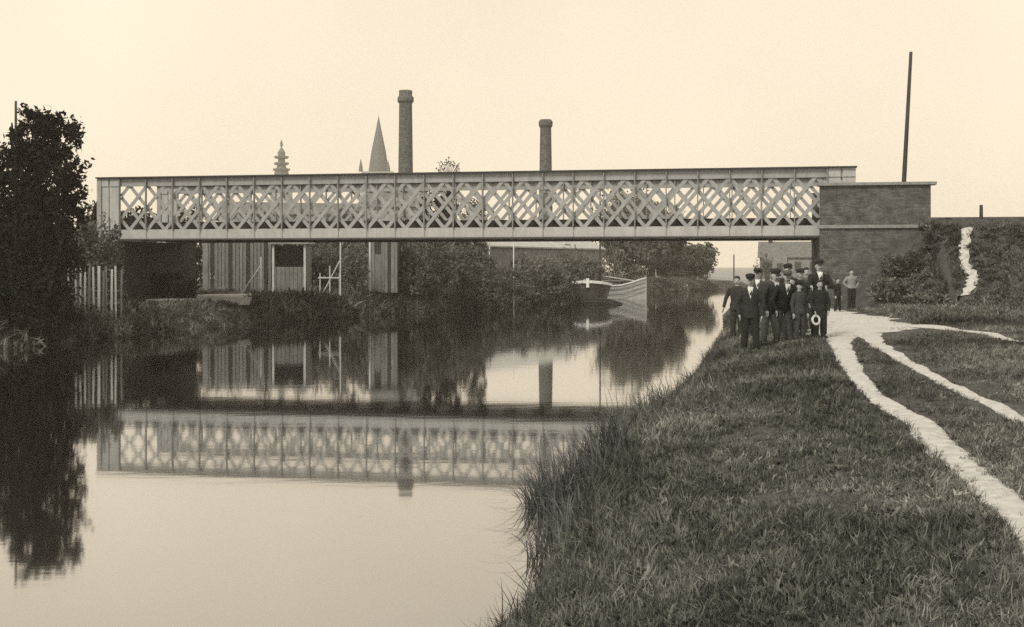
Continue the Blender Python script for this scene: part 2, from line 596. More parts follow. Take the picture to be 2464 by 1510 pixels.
track('garden_path', [(p[0], p[1]) for p in (on(540, 700, 1.36), on(650, 697, 1.36), on(740, 692, 1.36), on(840, 691, 1.36), on(955, 696, 1.36))], [.3, .4, .55, .5, .4])
rt = MB()
for v in (2.27, 3.73):
    for k in range(30):
        a_, b_ = world_pt(35 + k * 5, v, 0), world_pt(40 + k * 5, v, 0)
        rt.bar((a_.x, a_.y, 4.83), (b_.x, b_.y, 4.83), .07, .16, Vector((0, 0, 1)))
tag(rt.build('railway_track', m_iron), kind='structure')

# ------------------------------------------------------------------ bridge
RZ = math.atan2(-EY, EX)
bridge = thing('railway_bridge', 'long pale lattice girder railway bridge spanning the canal', 'bridge', (P0[0], P0[1], 0), RZ)
PAN, S0, NP = 1.352, 1.137, 24
S1 = S0 + PAN * NP
SE = 34.75
ZB, ZT = 4.0, 7.0
g = MB()
g.box(0, SE, -.03, .0, 6.55, 6.94)
g.box(S0 - .01, S1 + .01, -.03, .0, 4.06, 4.52)
girder = g.build('girder', m_paint, bridge)
MB().box(S0, S1, -.045, -.031, 4.09, 4.50).build('bottom_chord', m_paint_hi, girder)
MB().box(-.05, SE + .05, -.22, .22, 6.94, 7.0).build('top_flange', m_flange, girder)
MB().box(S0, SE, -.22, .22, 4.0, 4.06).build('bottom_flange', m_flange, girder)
# end posts: two broad plates at either end
for a, b in ((.22, .56), (.64, 1.12), (S1 + .05, S1 + .55), (S1 + .63, SE)):
    MB().box(a, b, -.06, .06, 3.99 if a < 2 else 4.06, 6.55).box(a, b, -.10, -.031, 6.56, 6.93).build('end_post', m_paint_hi, girder)
MB().box(-.02, .20, -.12, .2, 3.98, 6.94).build('end_plate', m_paint, girder)
# stiffeners
st = MB().box(-.024, .024, -.16, -.046, 4.51, 6.93).box(-.02, .02, -.056, -.046, 4.07, 4.505)
st_me = st.build('stiffener', m_stiff, girder).data
first = bpy.data.objects['stiffener']; first.location = (S0, 0, 0)
for k in range(1, NP + 1):
    o = first.copy(); col.objects.link(o); o.location = (S0 + PAN * k, 0, 0)
# lattice bars
SN = PAN * 2 / 3
ZL0, ZL1, RUN = 4.48, 6.60, 2 * SN
bar_me = {}
k = -3
s = S0 + PAN + SN * -4
while s < S1 + RUN:
    for sg in (1, -1):
        a, b = s, s + sg * RUN
        za, zb = ZL0, ZL1
        def zz(t): return ZL0 + (ZL1 - ZL0) * (t - s) / (sg * RUN)
        lo_, hi_ = S0 + .02, S1 - .02
        a2, b2 = min(max(a, lo_), hi_), min(max(b, lo_), hi_)
        if abs(a2 - b2) < .15:
            continue
        yy = .02 if sg > 0 else .055
        if a2 == a and b2 == b:
            if sg not in bar_me:
                bar_me[sg] = MB().bar((0, 0, ZL0), (sg * RUN, 0, ZL1), .158, .022).build('lattice_bar', m_paint, girder)
                bar_me[sg].location = (s, yy, 0)
            else:
                o = bar_me[sg].copy(); col.objects.link(o); o.location = (s, yy, 0)
        else:
            MB().bar((a2, yy, zz(a2)), (b2, yy, zz(b2)), .158, .022).build('lattice_bar', m_paint, girder)
    s += SN
far_girder = copy_tree(girder, bridge)
far_girder.location = (0, 6.0, 0)
# deck
deck = MB().box(.3, SE, .30, 5.70, 4.42, 4.72).build('deck', m_deck, bridge)
cb0 = MB().box(-.09, .09, .24, 5.76, 4.02, 4.415).build('cross_beam', m_deck, deck)
cb0.location = (S0 + .3, 0, 0)
for k in range(1, NP):
    o = cb0.copy(); col.objects.link(o); o.location = (S0 + .3 + PAN * k, 0, 0)
for y in (.42, 5.58):
    MB().box(.3, SE, y - .1, y + .1, 4.724, 4.86).build('guard_timber', m_deck, deck)
for y in (2.27, 3.73):
    MB().box(.3, SE + 3, y - .035, y + .035, 4.724, 4.87).build('rail', m_iron, bridge)

# abutments
ab = thing('bridge_abutment', 'dark brick abutment with stone coping beside the telegraph pole', 'abutment', world_pt(33.25, 0), RZ)
MB().box(0, 3.0, -.35, 6.9, -.6, 3.97).build('bearing_wall', m_brick, ab)
MB().box(.0, 4.42, -.95, -.352, -.6, 4.36).build('wing_wall', m_brick, ab)
MB().box(.02, 4.40, -.93, -.40, 4.50, 6.13).build('parapet', m_brick, ab)
MB().box(-.07, 4.46, -1.04, -.36, 4.362, 4.498).build('stone_ledge', m_stone, ab)
MB().box(-.10, 4.62, -1.06, -.30, 6.132, 6.25).build('coping', m_stone, ab)
MB().box(.02, 4.40, 6.40, 6.93, 3.972, 6.13).build('parapet', m_brick, ab)
MB().box(-.10, 4.62, 6.30, 7.06, 6.132, 6.25).build('coping', m_stone, ab)
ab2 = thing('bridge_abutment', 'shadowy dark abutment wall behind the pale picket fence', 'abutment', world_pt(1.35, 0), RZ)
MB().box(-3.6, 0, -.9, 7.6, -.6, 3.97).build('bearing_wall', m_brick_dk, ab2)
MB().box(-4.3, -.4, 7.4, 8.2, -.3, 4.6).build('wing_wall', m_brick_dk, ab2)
# pale landing strip in front of the far abutment
pl = MB()
pp = [at(350, 722, 59.5), at(600, 719, 61.5), at(622, 706, 67), at(488, 708, 66)]
pl.add([(p.x, p.y, max(p.z, float(H(p.x, p.y)) + .05)) for p in pp] + [(p.x, p.y, p.z - .3) for p in pp], [(0, 1, 2, 3), (0, 4, 5, 1), (1, 5, 6, 2), (2, 6, 7, 3), (3, 7, 4, 0)])
tag(pl.build('landing', m_dirt), kind='structure')

# ------------------------------------------------------------------ skyline
def lathe(mb, prof, n=16, c=(0, 0)):
    return mb.loft([(c[0], c[1], z) for z, r in prof], [r for z, r in prof], n)


c1 = at(976, 640, 130)
ch = thing('factory_chimney', 'tall brick factory chimney with a projecting collar beside the church spire', 'chimney', (c1.x, c1.y, 1.2), 0, 'factory chimneys')
zt = at(976, 218, 130).z - 1.2
lathe(MB(), [(0, .95), (9, .80), (zt - 1.3, .68), (zt, .70)]).build('shaft', m_chim, ch, True)
lathe(MB(), [(zt - 1.35, .70), (zt - 1.15, .86), (zt - .75, .86), (zt - .55, .72)]).build('collar', m_chim, ch)
lathe(MB(), [(zt, .58), (zt + .02, .58)]).build('flue', m_dark, ch)
c2 = at(1313, 640, 122)
ch = thing('factory_chimney', 'shorter brick factory chimney standing alone with a rounded rim', 'chimney', (c2.x, c2.y, 1.2), 0, 'factory chimneys')
zt = at(1313, 288, 122).z - 1.2
lathe(MB(), [(0, .80), (8, .66), (zt - .5, .54), (zt, .56)]).build('shaft', m_chim, ch, True)
lathe(MB(), [(zt - .8, .57), (zt - .6, .68), (zt - .25, .70), (zt - .05, .60)]).build('collar', m_chim, ch)

D = 350
c3 = at(911, 640, D)
church = thing('church', 'pointed grey church spire flanked by small pinnacles', 'church', (c3.x, c3.y, 1.2))
zb = at(0, 415, D).z - 1.2
zt = at(0, 278, D).z - 1.2
lathe(MB(), [(zb, 2.9), (zb + 6, 2.05), (zt - 1.5, .28), (zt, .03)], 8).build('spire', m_slate, church)
MB().box(-4.4, 4.4, -4.4, 4.4, 0, zb).build('tower', m_factory, church)
for xv, yv in ((872, 385), (937, 388)):
    x = (xv - 911) * D / FV
    z2 = at(0, yv, D).z - 1.2
    lathe(MB(), [(zb, .62), (zb + 1.2, .5), (z2 - 1, .25), (z2, .03)], 6, (x, -3.7)).build('pinnacle', m_slate, church)
MB().box(-3, 3, -4.5, -4.41, zb - 8, zb - 4).build('belfry_opening', m_dark, church)

D = 450
c4 = at(677.3, 640, D)
bel = thing('belfry', 'distant onion topped belfry with stacked open galleries', 'belfry', (c4.x, c4.y, 1.2))
def zy(v): return at(0, (480 + v / 7.55) * .6417, D).z - 1.2
U = .01286
lathe(MB(), [(0, 3.4), (zy(1260), 2.6), (zy(1060), 1.5), (zy(880), 1.22), (zy(760), 1.35), (zy(690), 1.4), (zy(610), .75), (zy(545), .2)], 8).build('tower', m_slate, bel)
lathe(MB(), [(zy(545), .16), (zy(490), .50), (zy(420), .45), (zy(330), .05)], 8).build('bulb', m_slate, bel)
for v, hw in ((830, 205), (1010, 210), (1180, 245)):
    lathe(MB(), [(zy(v + 38), hw * U * .8), (zy(v + 15), hw * U), (zy(v - 30), hw * U)], 8).build('gallery', m_slate, bel)
MB().box(-3.4, 3.4, -3.4, 3.4, 0, zy(1420)).build('base_wall', m_factory, bel)


def building(name, label, x0v, D0, x1v, D1, depth, z0, ze, zr, wall, roof, cat='building', windows=(), inset=0.0, group=None):
    """gabled block whose long front runs from (x0v,D0) to (x1v,D1)"""
    a, b = at(x0v, 640, D0), at(x1v, 640, D1)
    L = (b - a).length
    rz = math.atan2(b.y - a.y, b.x - a.x)
    t = thing(name, label, cat, (a.x, a.y, z0), rz, group)
    h, r = ze - z0, zr - z0
    MB().add([(0, 0, 0), (L, 0, 0), (L, depth, 0), (0, depth, 0), (0, 0, h), (L, 0, h), (L, depth, h), (0, depth, h), (0, depth / 2, r), (L, depth / 2, r)],
             [(0, 1, 5, 4), (1, 2, 6, 9, 5), (2, 3, 7, 6), (3, 0, 4, 8, 7)]).build('wall', wall, t)
    ov = .25
    k = (r - h) / (depth / 2)
    rf = MB()
    for sg in (-1, 1):
        y0 = -ov if sg < 0 else depth + ov
        ze_ = h - ov * k + .03
        ym = depth / 2
        rf.add([(-ov, y0, ze_), (L + ov, y0, ze_), (L + ov, ym, r + .03), (-ov, ym, r + .03), (-ov, y0, ze_ + .12), (L + ov, y0, ze_ + .12), (L + ov, ym, r + .15), (-ov, ym, r + .15)],
               [(0, 1, 2, 3), (7, 6, 5, 4), (0, 4, 5, 1), (0, 3, 7, 4), (1, 5, 6, 2)])
    rfo = rf.build('roof', roof, t)
    for (wx, wz, ww, wh) in windows:
        w = MB().box(wx - .07, wx, -.04, .02, wz - .05, wz + wh + .05).box(wx + ww, wx + ww + .07, -.04, .02, wz - .05, wz + wh + .05) \
            .box(wx, wx + ww, -.04, .02, wz + wh, wz + wh + .06).box(wx - .1, wx + ww + .1, -.07, .02, wz - .08, wz).build('window', m_stone, t)
        MB().box(wx, wx + ww, -.012, .015, wz, wz + wh).build('pane', m_glass, w)
    return t, L, h, r, rfo


building('factory', 'low pale factory hall seen through the lattice under the belfry', 545, 122, 890, 126, 16, 1.2, 7.9, 9.4, m_factory, m_slate, 'factory',
         [(1.2 + 2.2 * i, 3.4, 1.1, 2.0) for i in range(6)])
building('factory', 'higher pale gabled factory block at the foot of the tall chimney', 884, 121, 1008, 121, 12, 1.2, 8.6, 11.0, m_factory, m_slate, 'factory',
         [(.7 + 1.6 * i, 4.2, .8, 1.5) for i in range(3)])
t, L, h, r, rfo = building('workshop', 'long low workshop with a pale roof behind the canal bushes', 1105, 96, 1450, 118, 9, 1.3, 4.4, 6.3, m_plaster, m_roofpale, 'workshop',
         [(1.5 + 3.2 * i, 1.2, 1.0, 1.1) for i in range(6)])
MB().box(5.2, 5.9, 4.0, 4.7, r - .3, r + 1.6).build('chimney', m_brick_dk, rfo)
t, L, h, r, rfo = building('house', 'distant house with dark roof and two chimneys beyond the group of people', 1828, 152, 2010, 150, 7, 1.2, 3.9, 5.7, m_render, m_slate, 'house',
         [(4.2, .9, .8, 1.2), (6.0, .9, .8, 1.2), (7.6, .9, .7, 1.2)])
MB().box(1.0, 1.5, 3.2, 3.8, r - .3, r + .55).build('chimney', m_brick_dk, rfo)
MB().box(6.2, 6.7, 3.2, 3.8, r - .3, r + .55).build('chimney', m_brick_dk, rfo)
# gable dormer facing the canal
MB().add([(.3, -.3, 0), (3.3, -.3, 0), (3.3, -.3, h), (1.8, -.3, r + .2), (.3, -.3, h), (.3, 3, h), (3.3, 3, h), (1.8, 3, r + .2)],
         [(0, 1, 2, 3, 4), (2, 6, 7, 3), (5, 4, 3, 7)]).build('gable', m_render, t)

for wx in (.8, 2.1):
    w = MB().box(wx - .06, wx + .76, -.34, -.302, .85, 2.0).build('window', m_stone, t)
    MB().box(wx, wx + .7, -.36, -.342, .9, 1.95).build('pane', m_glass, w)

# ------------------------------------------------------------------ plants
def foliage_mesh(name, blobs, n, size, seed=0, clump=.22, shell=.55):
    r = np.random.default_rng(seed)
    w = np.array([b[3] * b[4] * b[5] for b in blobs]) ** .75
    w /= w.sum()
    pos = []
    for b, wi in zip(blobs, w):
        k = max(8, int(n * wi))
        nc = max(6, k // 38)
        d = r.normal(size=(nc, 3)); d /= np.linalg.norm(d, axis=1)[:, None]
        rad = shell + (1.06 - shell) * r.random(nc) ** .6
        cc = d * rad[:, None]
        cc *= (1 + .16 * np.sin(3.1 * d[:, :1] * 2 + 5 * d[:, 1:2] + seed) + .12 * np.sin(7 * d[:, 2:3] + 2 * seed))
        pick = r.integers(0, nc, k)
        p = cc[pick] + r.normal(size=(k, 3)) * clump * r.uniform(.4, 1.0, nc)[pick][:, None]
        pos.append(p * np.array(b[3:6]) + np.array(b[:3]))
    P = np.concatenate(pos)
    k = len(P)
    a = r.normal(size=(k, 3)); a /= np.linalg.norm(a, axis=1)[:, None]
    b_ = np.cross(a, r.normal(size=(k, 3))); b_ /= np.linalg.norm(b_, axis=1)[:, None]
    s = size * r.uniform(.55, 1.35, k)[:, None]
    v = np.stack([P - a * s, P + b_ * s * .45, P + a * s, P - b_ * s * .45], 1).reshape(-1, 3)
    f = np.arange(k * 4).reshape(k, 4)
    return np_mesh(name, v, f)


def limbs(mb, base, top, r0, spread, n=5, seed=0):
    rr = random.Random(seed)
    base, top = Vector(base), Vector(top)
    mid = base.lerp(top, .5) + Vector((rr.uniform(-.1, .1), rr.uniform(-.1, .1), 0)) * (top - base).length * .4
    mb.loft([base - Vector((0, 0, .15)), base.lerp(mid, .5), mid, mid.lerp(top, .6), top], [r0 * 1.15, r0 * .85, r0 * .65, r0 * .4, r0 * .12], 8)
    for i in range(n):
        t = rr.uniform(.35, .8)
        p = base.lerp(mid, t * 2) if t < .5 else mid.lerp(top, (t - .5) * 2)
        an = rr.uniform(0, 6.28)
        q = p + Vector((math.cos(an) * spread, math.sin(an) * spread, (top - base).length * rr.uniform(.15, .32)))
        mb.loft([p, p.lerp(q, .55) + Vector((0, 0, .1)), q], [r0 * .42, r0 * .25, r0 * .07], 6)


def tree(name, label, x, y, blobs, n, size, mat, trunk_top, r0, seed=0, cat='tree', group=None, shell=.5, clump=.22, z=None):
    z0 = float(H(x, y)) if z is None else z
    t = thing(name, label, cat, (x, y, z0), 0, group)
    mb = MB()
    limbs(mb, (0, 0, 0), (0, 0, trunk_top), r0, max(b[3] for b in blobs) * .55, 7, seed)
    mb.build('trunk', m_bark, t, True)
    link('crown', foliage_mesh('crown', blobs, n, size, seed, clump, shell), mat, t)
    return t


def bush(label, cxv, D, wv, topv, n, size, mat, seed, zbase=None, group='shrubs on the banks', name='shrub', depth=None, bulge=1.0):
    p = at(cxv, topv, D)
    z0 = float(H(p.x, D)) if zbase is None else zbase
    w = wv * D / FV / 2
    h = p.z - z0
    r_ = random.Random(seed)
    dp = depth or w
    blobs = [(0, 0, h * .5, w * .86, dp * .86, h * .46)]
    for i in range(5):
        a = r_.uniform(0, 6.28)
        rr = r_.uniform(.35, .55)
        blobs.append((math.cos(a) * w * (1 - rr) * .95, math.sin(a) * dp * (1 - rr), h * r_.uniform(.25, .72), w * rr, dp * rr, h * .3 * bulge))
    t = thing(name, label, 'shrub', (p.x, D, z0), 0, group)
    st_ = MB()
    for i in range(5):
        a = r_.uniform(0, 6.28)
        st_.loft([(0, 0, -.1), (math.cos(a) * w * .25, math.sin(a) * dp * .25, h * .4), (math.cos(a) * w * .5, math.sin(a) * dp * .5, h * .75)], [.05, .035, .012], 5)
    st_.build('stem', m_bark, t)
    link('foliage', foliage_mesh('foliage', blobs, n, size, seed, .2, .55), mat, t)
    return t


# the dark tree at the water's edge
D = 45.0
def bl(xv, yv, wv, hv, base, dd=0.0, dr=None):
    p = at(xv, yv, D)
    w = wv * D / FV / 2; h = hv * D / FV / 2
    return (p.x - base.x, dd, p.z - base.z, w, dr or w, h)
bx, by = -17.7, 45.0
base = Vector((bx, by, float(H(bx, by))))
tree('bank_tree', 'tall dark bushy tree overhanging the water by the picket fence', bx, by,
     [bl(78, 345, 105, 150, base), bl(140, 340, 100, 130, base), bl(40, 440, 150, 200, base), bl(125, 430, 150, 170, base, -.3), bl(70, 560, 200, 200, base),
      bl(170, 470, 70, 110, base, .3), bl(150, 580, 130, 160, base, -.5), bl(50, 680, 190, 130, base, -.6), bl(-60, 550, 170, 400, base), bl(78, 290, 60, 70, base), bl(120, 300, 60, 70, base),
      bl(12, 395, 70, 110, base), bl(120, 670, 110, 110, base, -.7)],
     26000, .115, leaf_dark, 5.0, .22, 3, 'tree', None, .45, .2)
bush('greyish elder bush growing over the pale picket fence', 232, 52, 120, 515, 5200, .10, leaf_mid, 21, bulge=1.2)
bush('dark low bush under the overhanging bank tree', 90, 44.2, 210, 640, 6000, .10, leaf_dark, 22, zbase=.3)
bush('dark shrub on the embankment beside the bridge end post', 222, 63, 70, 488, 2600, .11, leaf_dark, 23, zbase=3.0)
bush('small grey bush growing below the bridge end post', 268, 56.2, 60, 575, 2500, .09, leaf_mid, 24)

# beyond the bridge, far bank
bush('thick dark bush below the tall chimney on the far bank', 1015, 77, 175, 560, 7500, .13, leaf_mid, 31, zbase=.9)
bush('broad leafy bush behind the weedy bank edge', 1120, 82, 150, 590, 6500, .13, leaf_mid, 32, zbase=.6)
bush('low dark bush dipping into the canal before the workshop', 1195, 80.5, 190, 645, 6500, .12, leaf_bank, 33, zbase=.1)
bush('grey bush hiding the workshop wall near the barges', 1300, 90, 150, 612, 6000, .13, leaf_grey, 34, zbase=.5)
bush('dark bush at the waterline against the dark barge', 1345, 91, 90, 652, 4000, .11, leaf_mid, 35, zbase=.1)
bush('round clipped pale bush in the garden under the bridge', 852, 72, 72, 598, 3600, .08, leaf_grey, 36, zbase=1.35)
bush('dark garden shrub behind the plank shed', 780, 80, 150, 575, 4200, .13, leaf_bank, 37)
bush('dark hedge shrub beside the shadowy abutment', 600, 78, 200, 570, 5200, .13, leaf_bank, 38)
bush('grey leafy bush before the low workshop beside the barges', 1390, 96, 130, 606, 5000, .13, leaf_grey, 42, zbase=.8)
bush('ivy dark shrub against the foot of the shadowy abutment', 405, 61.3, 150, 655, 3500, .09, leaf_dark, 43, zbase=1.1, depth=.5)
bush('rough shrub on the slope under the wing wall', 2150, 47.4, 120, 668, 3400, .08, leaf_grey, 39)
bush('small weedy shrub at the corner of the parapet', 2250, 49.6, 70, 530, 1600, .07, leaf_mid, 40, zbase=3.9)
bush('ivy like bush climbing against the lower wing wall', 2170, 48.7, 110, 600, 3200, .08, leaf_mid, 45, depth=.6)
bush('hazy bush beside the distant house on the flat far bank', 1838, 147, 44, 606, 1800, .16, leaf_far, 46)
bush('low scrub beside the worn slope path', 2235, 46.5, 110, 702, 2400, .08, leaf_grey, 41)

for (label, xv, D, wv, topv, trunkv, mat, n, size, seed, sh) in (
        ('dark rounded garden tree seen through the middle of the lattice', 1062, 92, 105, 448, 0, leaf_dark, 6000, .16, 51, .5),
        ('smaller dark tree beside the rounded garden tree', 1138, 96, 62, 462, 0, leaf_mid, 3800, .15, 52, .5),
        ('dark low tree behind the bridge end post', 360, 84, 230, 490, 0, leaf_dark, 9000, .17, 53, .5),
        ('tall dense tree on the far bank behind the barges', 1515, 146, 165, 440, 0, leaf_far, 16000, .26, 54, .25),
        ('middle tree of the far bank clump leaning over the water', 1595, 150, 140, 500, 0, leaf_far, 12000, .25, 55, .25),
        ('low rounded tree ending the far bank clump by open water', 1660, 155, 128, 586, 0, leaf_far, 10000, .23, 56, .25)):
    p = at(xv, topv, D)
    w = wv * D / FV / 2
    zg = float(H(p.x, D))
    zg = max(zg, .3)
    h = p.z - zg
    rr = random.Random(seed)
    blobs = [(0, 0, h * .60, w * .85, w * .85, h * .34), (0, 0, h * .26, w * .9, w * .9, h * .27)]
    for i in range(7):
        a = rr.uniform(0, 6.28); q = rr.uniform(.3, .5)
        blobs.append((math.cos(a) * w * (1 - q), math.sin(a) * w * (1 - q), h * rr.uniform(.25, .86), w * q, w * q, h * .15))
    tree('far_tree' if D > 120 else 'garden_tree', label, p.x, D, blobs, n, size, mat, h * .85, .05 * h * .5 + .05, seed, 'tree', 'trees beyond the bridge', sh, .2, z=zg)

for i, (xv, wv, tv, D) in enumerate(((395, 120, 520, 86), (470, 130, 512, 89), (560, 140, 522, 88), (650, 130, 508, 91), (735, 130, 518, 88), (815, 130, 505, 92), (900, 140, 520, 90), (970, 110, 498, 93))):
    p = at(xv, tv, D); w = wv * D / FV / 2; h = p.z - 1.3
    rr = random.Random(100 + i)
    blobs = [(0, 0, h * .62, w * .9, w * .8, h * .34), (0, 0, h * .28, w * .9, w * .8, h * .28)]
    for k in range(5):
        a = rr.uniform(0, 6.28); q = rr.uniform(.3, .5)
        blobs.append((math.cos(a) * w * (1 - q), math.sin(a) * w * (1 - q), h * rr.uniform(.3, .85), w * q, w * q, h * .16))
    tree('orchard_tree', 'grey leafy tree in the garden row showing through the lower lattice', p.x, D, blobs, 3600, .17, leaf_mid if i % 2 else leaf_grey, h * .85, .12, 100 + i, 'tree', 'garden trees in a row behind the bridge', .5, .2, z=1.3)

# feathery tree top above the bridge
p = at(1080, 372, 180)
tt = thing('feathery_tree', 'faint feathery tree top rising above the bridge rail', 'tree', (p.x, 180, 1.2))
mb = MB(); h = p.z - 1.2
mb.loft([(0, 0, -.1), (.1, 0, h * .5), (0, 0, h * .85)], [.3, .2, .08], 7)
rr = random.Random(4)
tips = []
for i in range(15):
    a = math.pi * (i + .5) / 15
    d = Vector((math.cos(a), rr.uniform(-.5, .5), math.sin(a) * .95))
    q = Vector((0, 0, h * .86)) + d * rr.uniform(1.5, 2.15)
    mb.loft([(0, 0, h * .80), Vector((0, 0, h * .82)).lerp(q, .6), q], [.06, .04, .01], 5)
    tips.append(q)
mb.build('trunk', m_bark, tt)
fr = [(q.x * .75, q.y * .75, h * .84 + (q.z - h * .84) * .75, .22, .22, .22) for q in tips] + [(q.x * .95, q.y * .95, q.z - .05, .15, .15, .15) for q in tips]
fr += [(0, 0, h * .78, 1.5, 1.3, .8), (0, 0, h * .6, 1.6, 1.5, 1.6)]
link('crown', foliage_mesh('crown', fr, 2600, .14, 5, .25, .2), leaf_far, tt)

# ------------------------------------------------------------------ scattered grass and weeds
def tuft_mesh(name, nbl, h, w, spread, lean, seed, broad=False, mat=m_grass, seg=3):
    r = random.Random(seed)
    v, f = [], []
    for i in range(nbl):
        a = r.uniform(0, 6.28); rad = spread * math.sqrt(r.random())
        bx_, by_ = math.cos(a) * rad, math.sin(a) * rad
        d = r.uniform(0, 6.28); ln = lean * r.uniform(.2, 1.2)
        hh = h * r.uniform(.45, 1.15)
        ww = w * r.uniform(.7, 1.3)
        sx, sy = -math.sin(d) * ww, math.cos(d) * ww
        o = len(v)
        for k in range(seg):
            t = k / seg
            wd = (1 - t * t) if not broad else (.35 + 1.5 * t * (1.15 - t))
            cx = bx_ + math.cos(d) * ln * hh * t * t; cy = by_ + math.sin(d) * ln * hh * t * t
            z = hh * (t - .28 * ln * t * t)
            v += [(cx - sx * wd, cy - sy * wd, z), (cx + sx * wd, cy + sy * wd, z)]
        v.append((bx_ + math.cos(d) * ln * hh, by_ + math.sin(d) * ln * hh, hh * (1 - .28 * ln)))
        for k in range(seg - 1):
            q = o + 2 * k
            f.append((q, q + 1, q + 3, q + 2))
        q = o + 2 * (seg - 1)
        f.append((q, q + 1, q + 2))
    me = bpy.data.meshes.new(name)
    me.from_pydata(v, [], f); me.update()
    me.materials.append(mat)
    return me


def tuft_set(name, meshes):
    c = bpy.data.collections.new(name)
    for me in meshes:
        c.objects.link(bpy.data.objects.new(me.name, me))
    return c


def scatter(name, pts, scl, tufts, tilt=.25, kind='stuff', label=None, cat=None):
    me = bpy.data.meshes.new(name)
    me.vertices.add(len(pts)); me.vertices.foreach_set('co', np.asarray(pts, np.float32).ravel())
    at_ = me.attributes.new('scl', 'FLOAT', 'POINT'); at_.data.foreach_set('value', np.asarray(scl, np.float32))
    k = len(pts)
    rot = np.stack([rng.normal(0, tilt, k), rng.normal(0, tilt, k), rng.uniform(0, 6.28, k)], 1)
    ar = me.attributes.new('rot', 'FLOAT_VECTOR', 'POINT'); ar.data.foreach_set('vector', rot.astype(np.float32).ravel())
    o = bpy.data.objects.new(name, me); col.objects.link(o)
    ng = bpy.data.node_groups.new(name, 'GeometryNodeTree')
    ng.interface.new_socket('Geometry', in_out='INPUT', socket_type='NodeSocketGeometry')
    ng.interface.new_socket('Geometry', in_out='OUTPUT', socket_type='NodeSocketGeometry')
    N, Lk = ng.nodes, ng.links
    gi, go = N.new('NodeGroupInput'), N.new('NodeGroupOutput')
    ci = N.new('GeometryNodeCollectionInfo'); ci.inputs['Collection'].default_value = tufts
    ci.inputs['Separate Children'].default_value = True; ci.inputs['Reset Children'].default_value = True
    ip = N.new('GeometryNodeInstanceOnPoints'); ip.inputs['Pick Instance'].default_value = True
    na = N.new('GeometryNodeInputNamedAttribute'); na.data_type = 'FLOAT'; na.inputs['Name'].default_value = 'scl'
    nr = N.new('GeometryNodeInputNamedAttribute'); nr.data_type = 'FLOAT_VECTOR'; nr.inputs['Name'].default_value = 'rot'
    e2r = N.new('FunctionNodeEulerToRotation')
    Lk.new(gi.outputs[0], ip.inputs['Points']); Lk.new(ci.outputs[0], ip.inputs['Instance'])
    Lk.new(nr.outputs['Attribute'], e2r.inputs[0]); Lk.new(e2r.outputs[0], ip.inputs['Rotation'])
    Lk.new(na.outputs['Attribute'], ip.inputs['Scale']); Lk.new(ip.outputs[0], go.inputs[0])
    md = o.modifiers.new('scatter', 'NODES'); md.node_group = ng
    return tag(o, label, cat, None, kind)


grass_set = tuft_set('grass_tufts', [tuft_mesh('grass_tuft', 13, .085, .0036, .055, .9, s) for s in range(4)] +
                     [tuft_mesh('grass_tuft', 10, .13, .004, .05, 1.0, 20 + s) for s in range(2)] +
                     [tuft_mesh('leafy_weed', 9, .075, .011, .05, 1.3, 40 + s, True) for s in range(3)])
stalk_set = tuft_set('stalk_tufts', [tuft_mesh('grass_stalk', 4, .30, .0028, .05, .7, 120 + s, False, m_reed, 4) for s in range(3)] +
                     [tuft_mesh('dock_leaf', 8, .10, .018, .05, 1.1, 130 + s, True, m_grass, 4) for s in range(2)])
weed_set = tuft_set('weed_tufts', [tuft_mesh('weed_tuft', 14, .34, .013, .14, .9, 60 + s, False, m_weed) for s in range(3)] +
                    [tuft_mesh('leafy_weed', 16, .26, .032, .17, 1.2, 70 + s, True, m_weed) for s in range(3)])
reed_set = tuft_set('reed_tufts', [tuft_mesh('reed_tuft', 12, .55, .007, .09, .75, 80 + s, False, m_reed, 5) for s in range(4)])


def sample(y0, y1, x_lo, x_hi, dens):
    """points with a density that depends on y only"""
    X, Y = [], []
    y = y0
    while y < y1:
        dy = .22
        a, b = x_lo(y), x_hi(y)
        k = rng.poisson(max(0, (b - a) * dy * dens(y)))
        X.append(rng.uniform(a, b, k)); Y.append(rng.uniform(y, y + dy, k))
        y += dy
    return np.concatenate(X), np.concatenate(Y)


x, y = sample(1.5, 47, lambda q: XR(q) + .02, lambda q: max(.5 * q + 3, XR(q) + 5), lambda q: min(640, 640 * (7 / max(q, 4)) ** 1.3 + 22))
rel = track_rel(x, y)
keep = (rel > .9) | (rng.random(len(x)) < np.clip(.05 + 1.0 * (rel - .35), .05, 1))
s_, v_ = local(x, y)
keep &= ~((v_ > -.97) & (v_ < 7) & (s_ > 33.2))
x, y, rel = x[keep], y[keep], rel[keep]
dr = x - XR(y)
sc = rng.uniform(.5, 1.1, len(x)) * np.clip((y / 11) ** .4, 1.0, 1.35)
patch_ = np.sin(x * 1.3 + 2 * np.sin(y * .5)) * np.sin(y * .9 + 1.7 * np.sin(x * .8)) + .5 * np.sin(x * 3.7 + y * 2.9)
sc *= 1 + .13 * patch_
sc *= np.where(rel < 1.0, .5, 1.0)
gap_ = track_gap(x, y + .7 * np.clip(y / 25, .3, 1.6))
sc *= np.where((y > 13) & (dr > 3), np.clip(.5 + gap_ * 1.2, .5, 1.0), 1.0)
sc *= np.where(dr < 1.3, 1.5, 1.0)
# wheel-worn crown between the ruts is shorter
scatter('bank_grass', np.stack([x, y, H(x, y) - .01], 1), sc, grass_set)

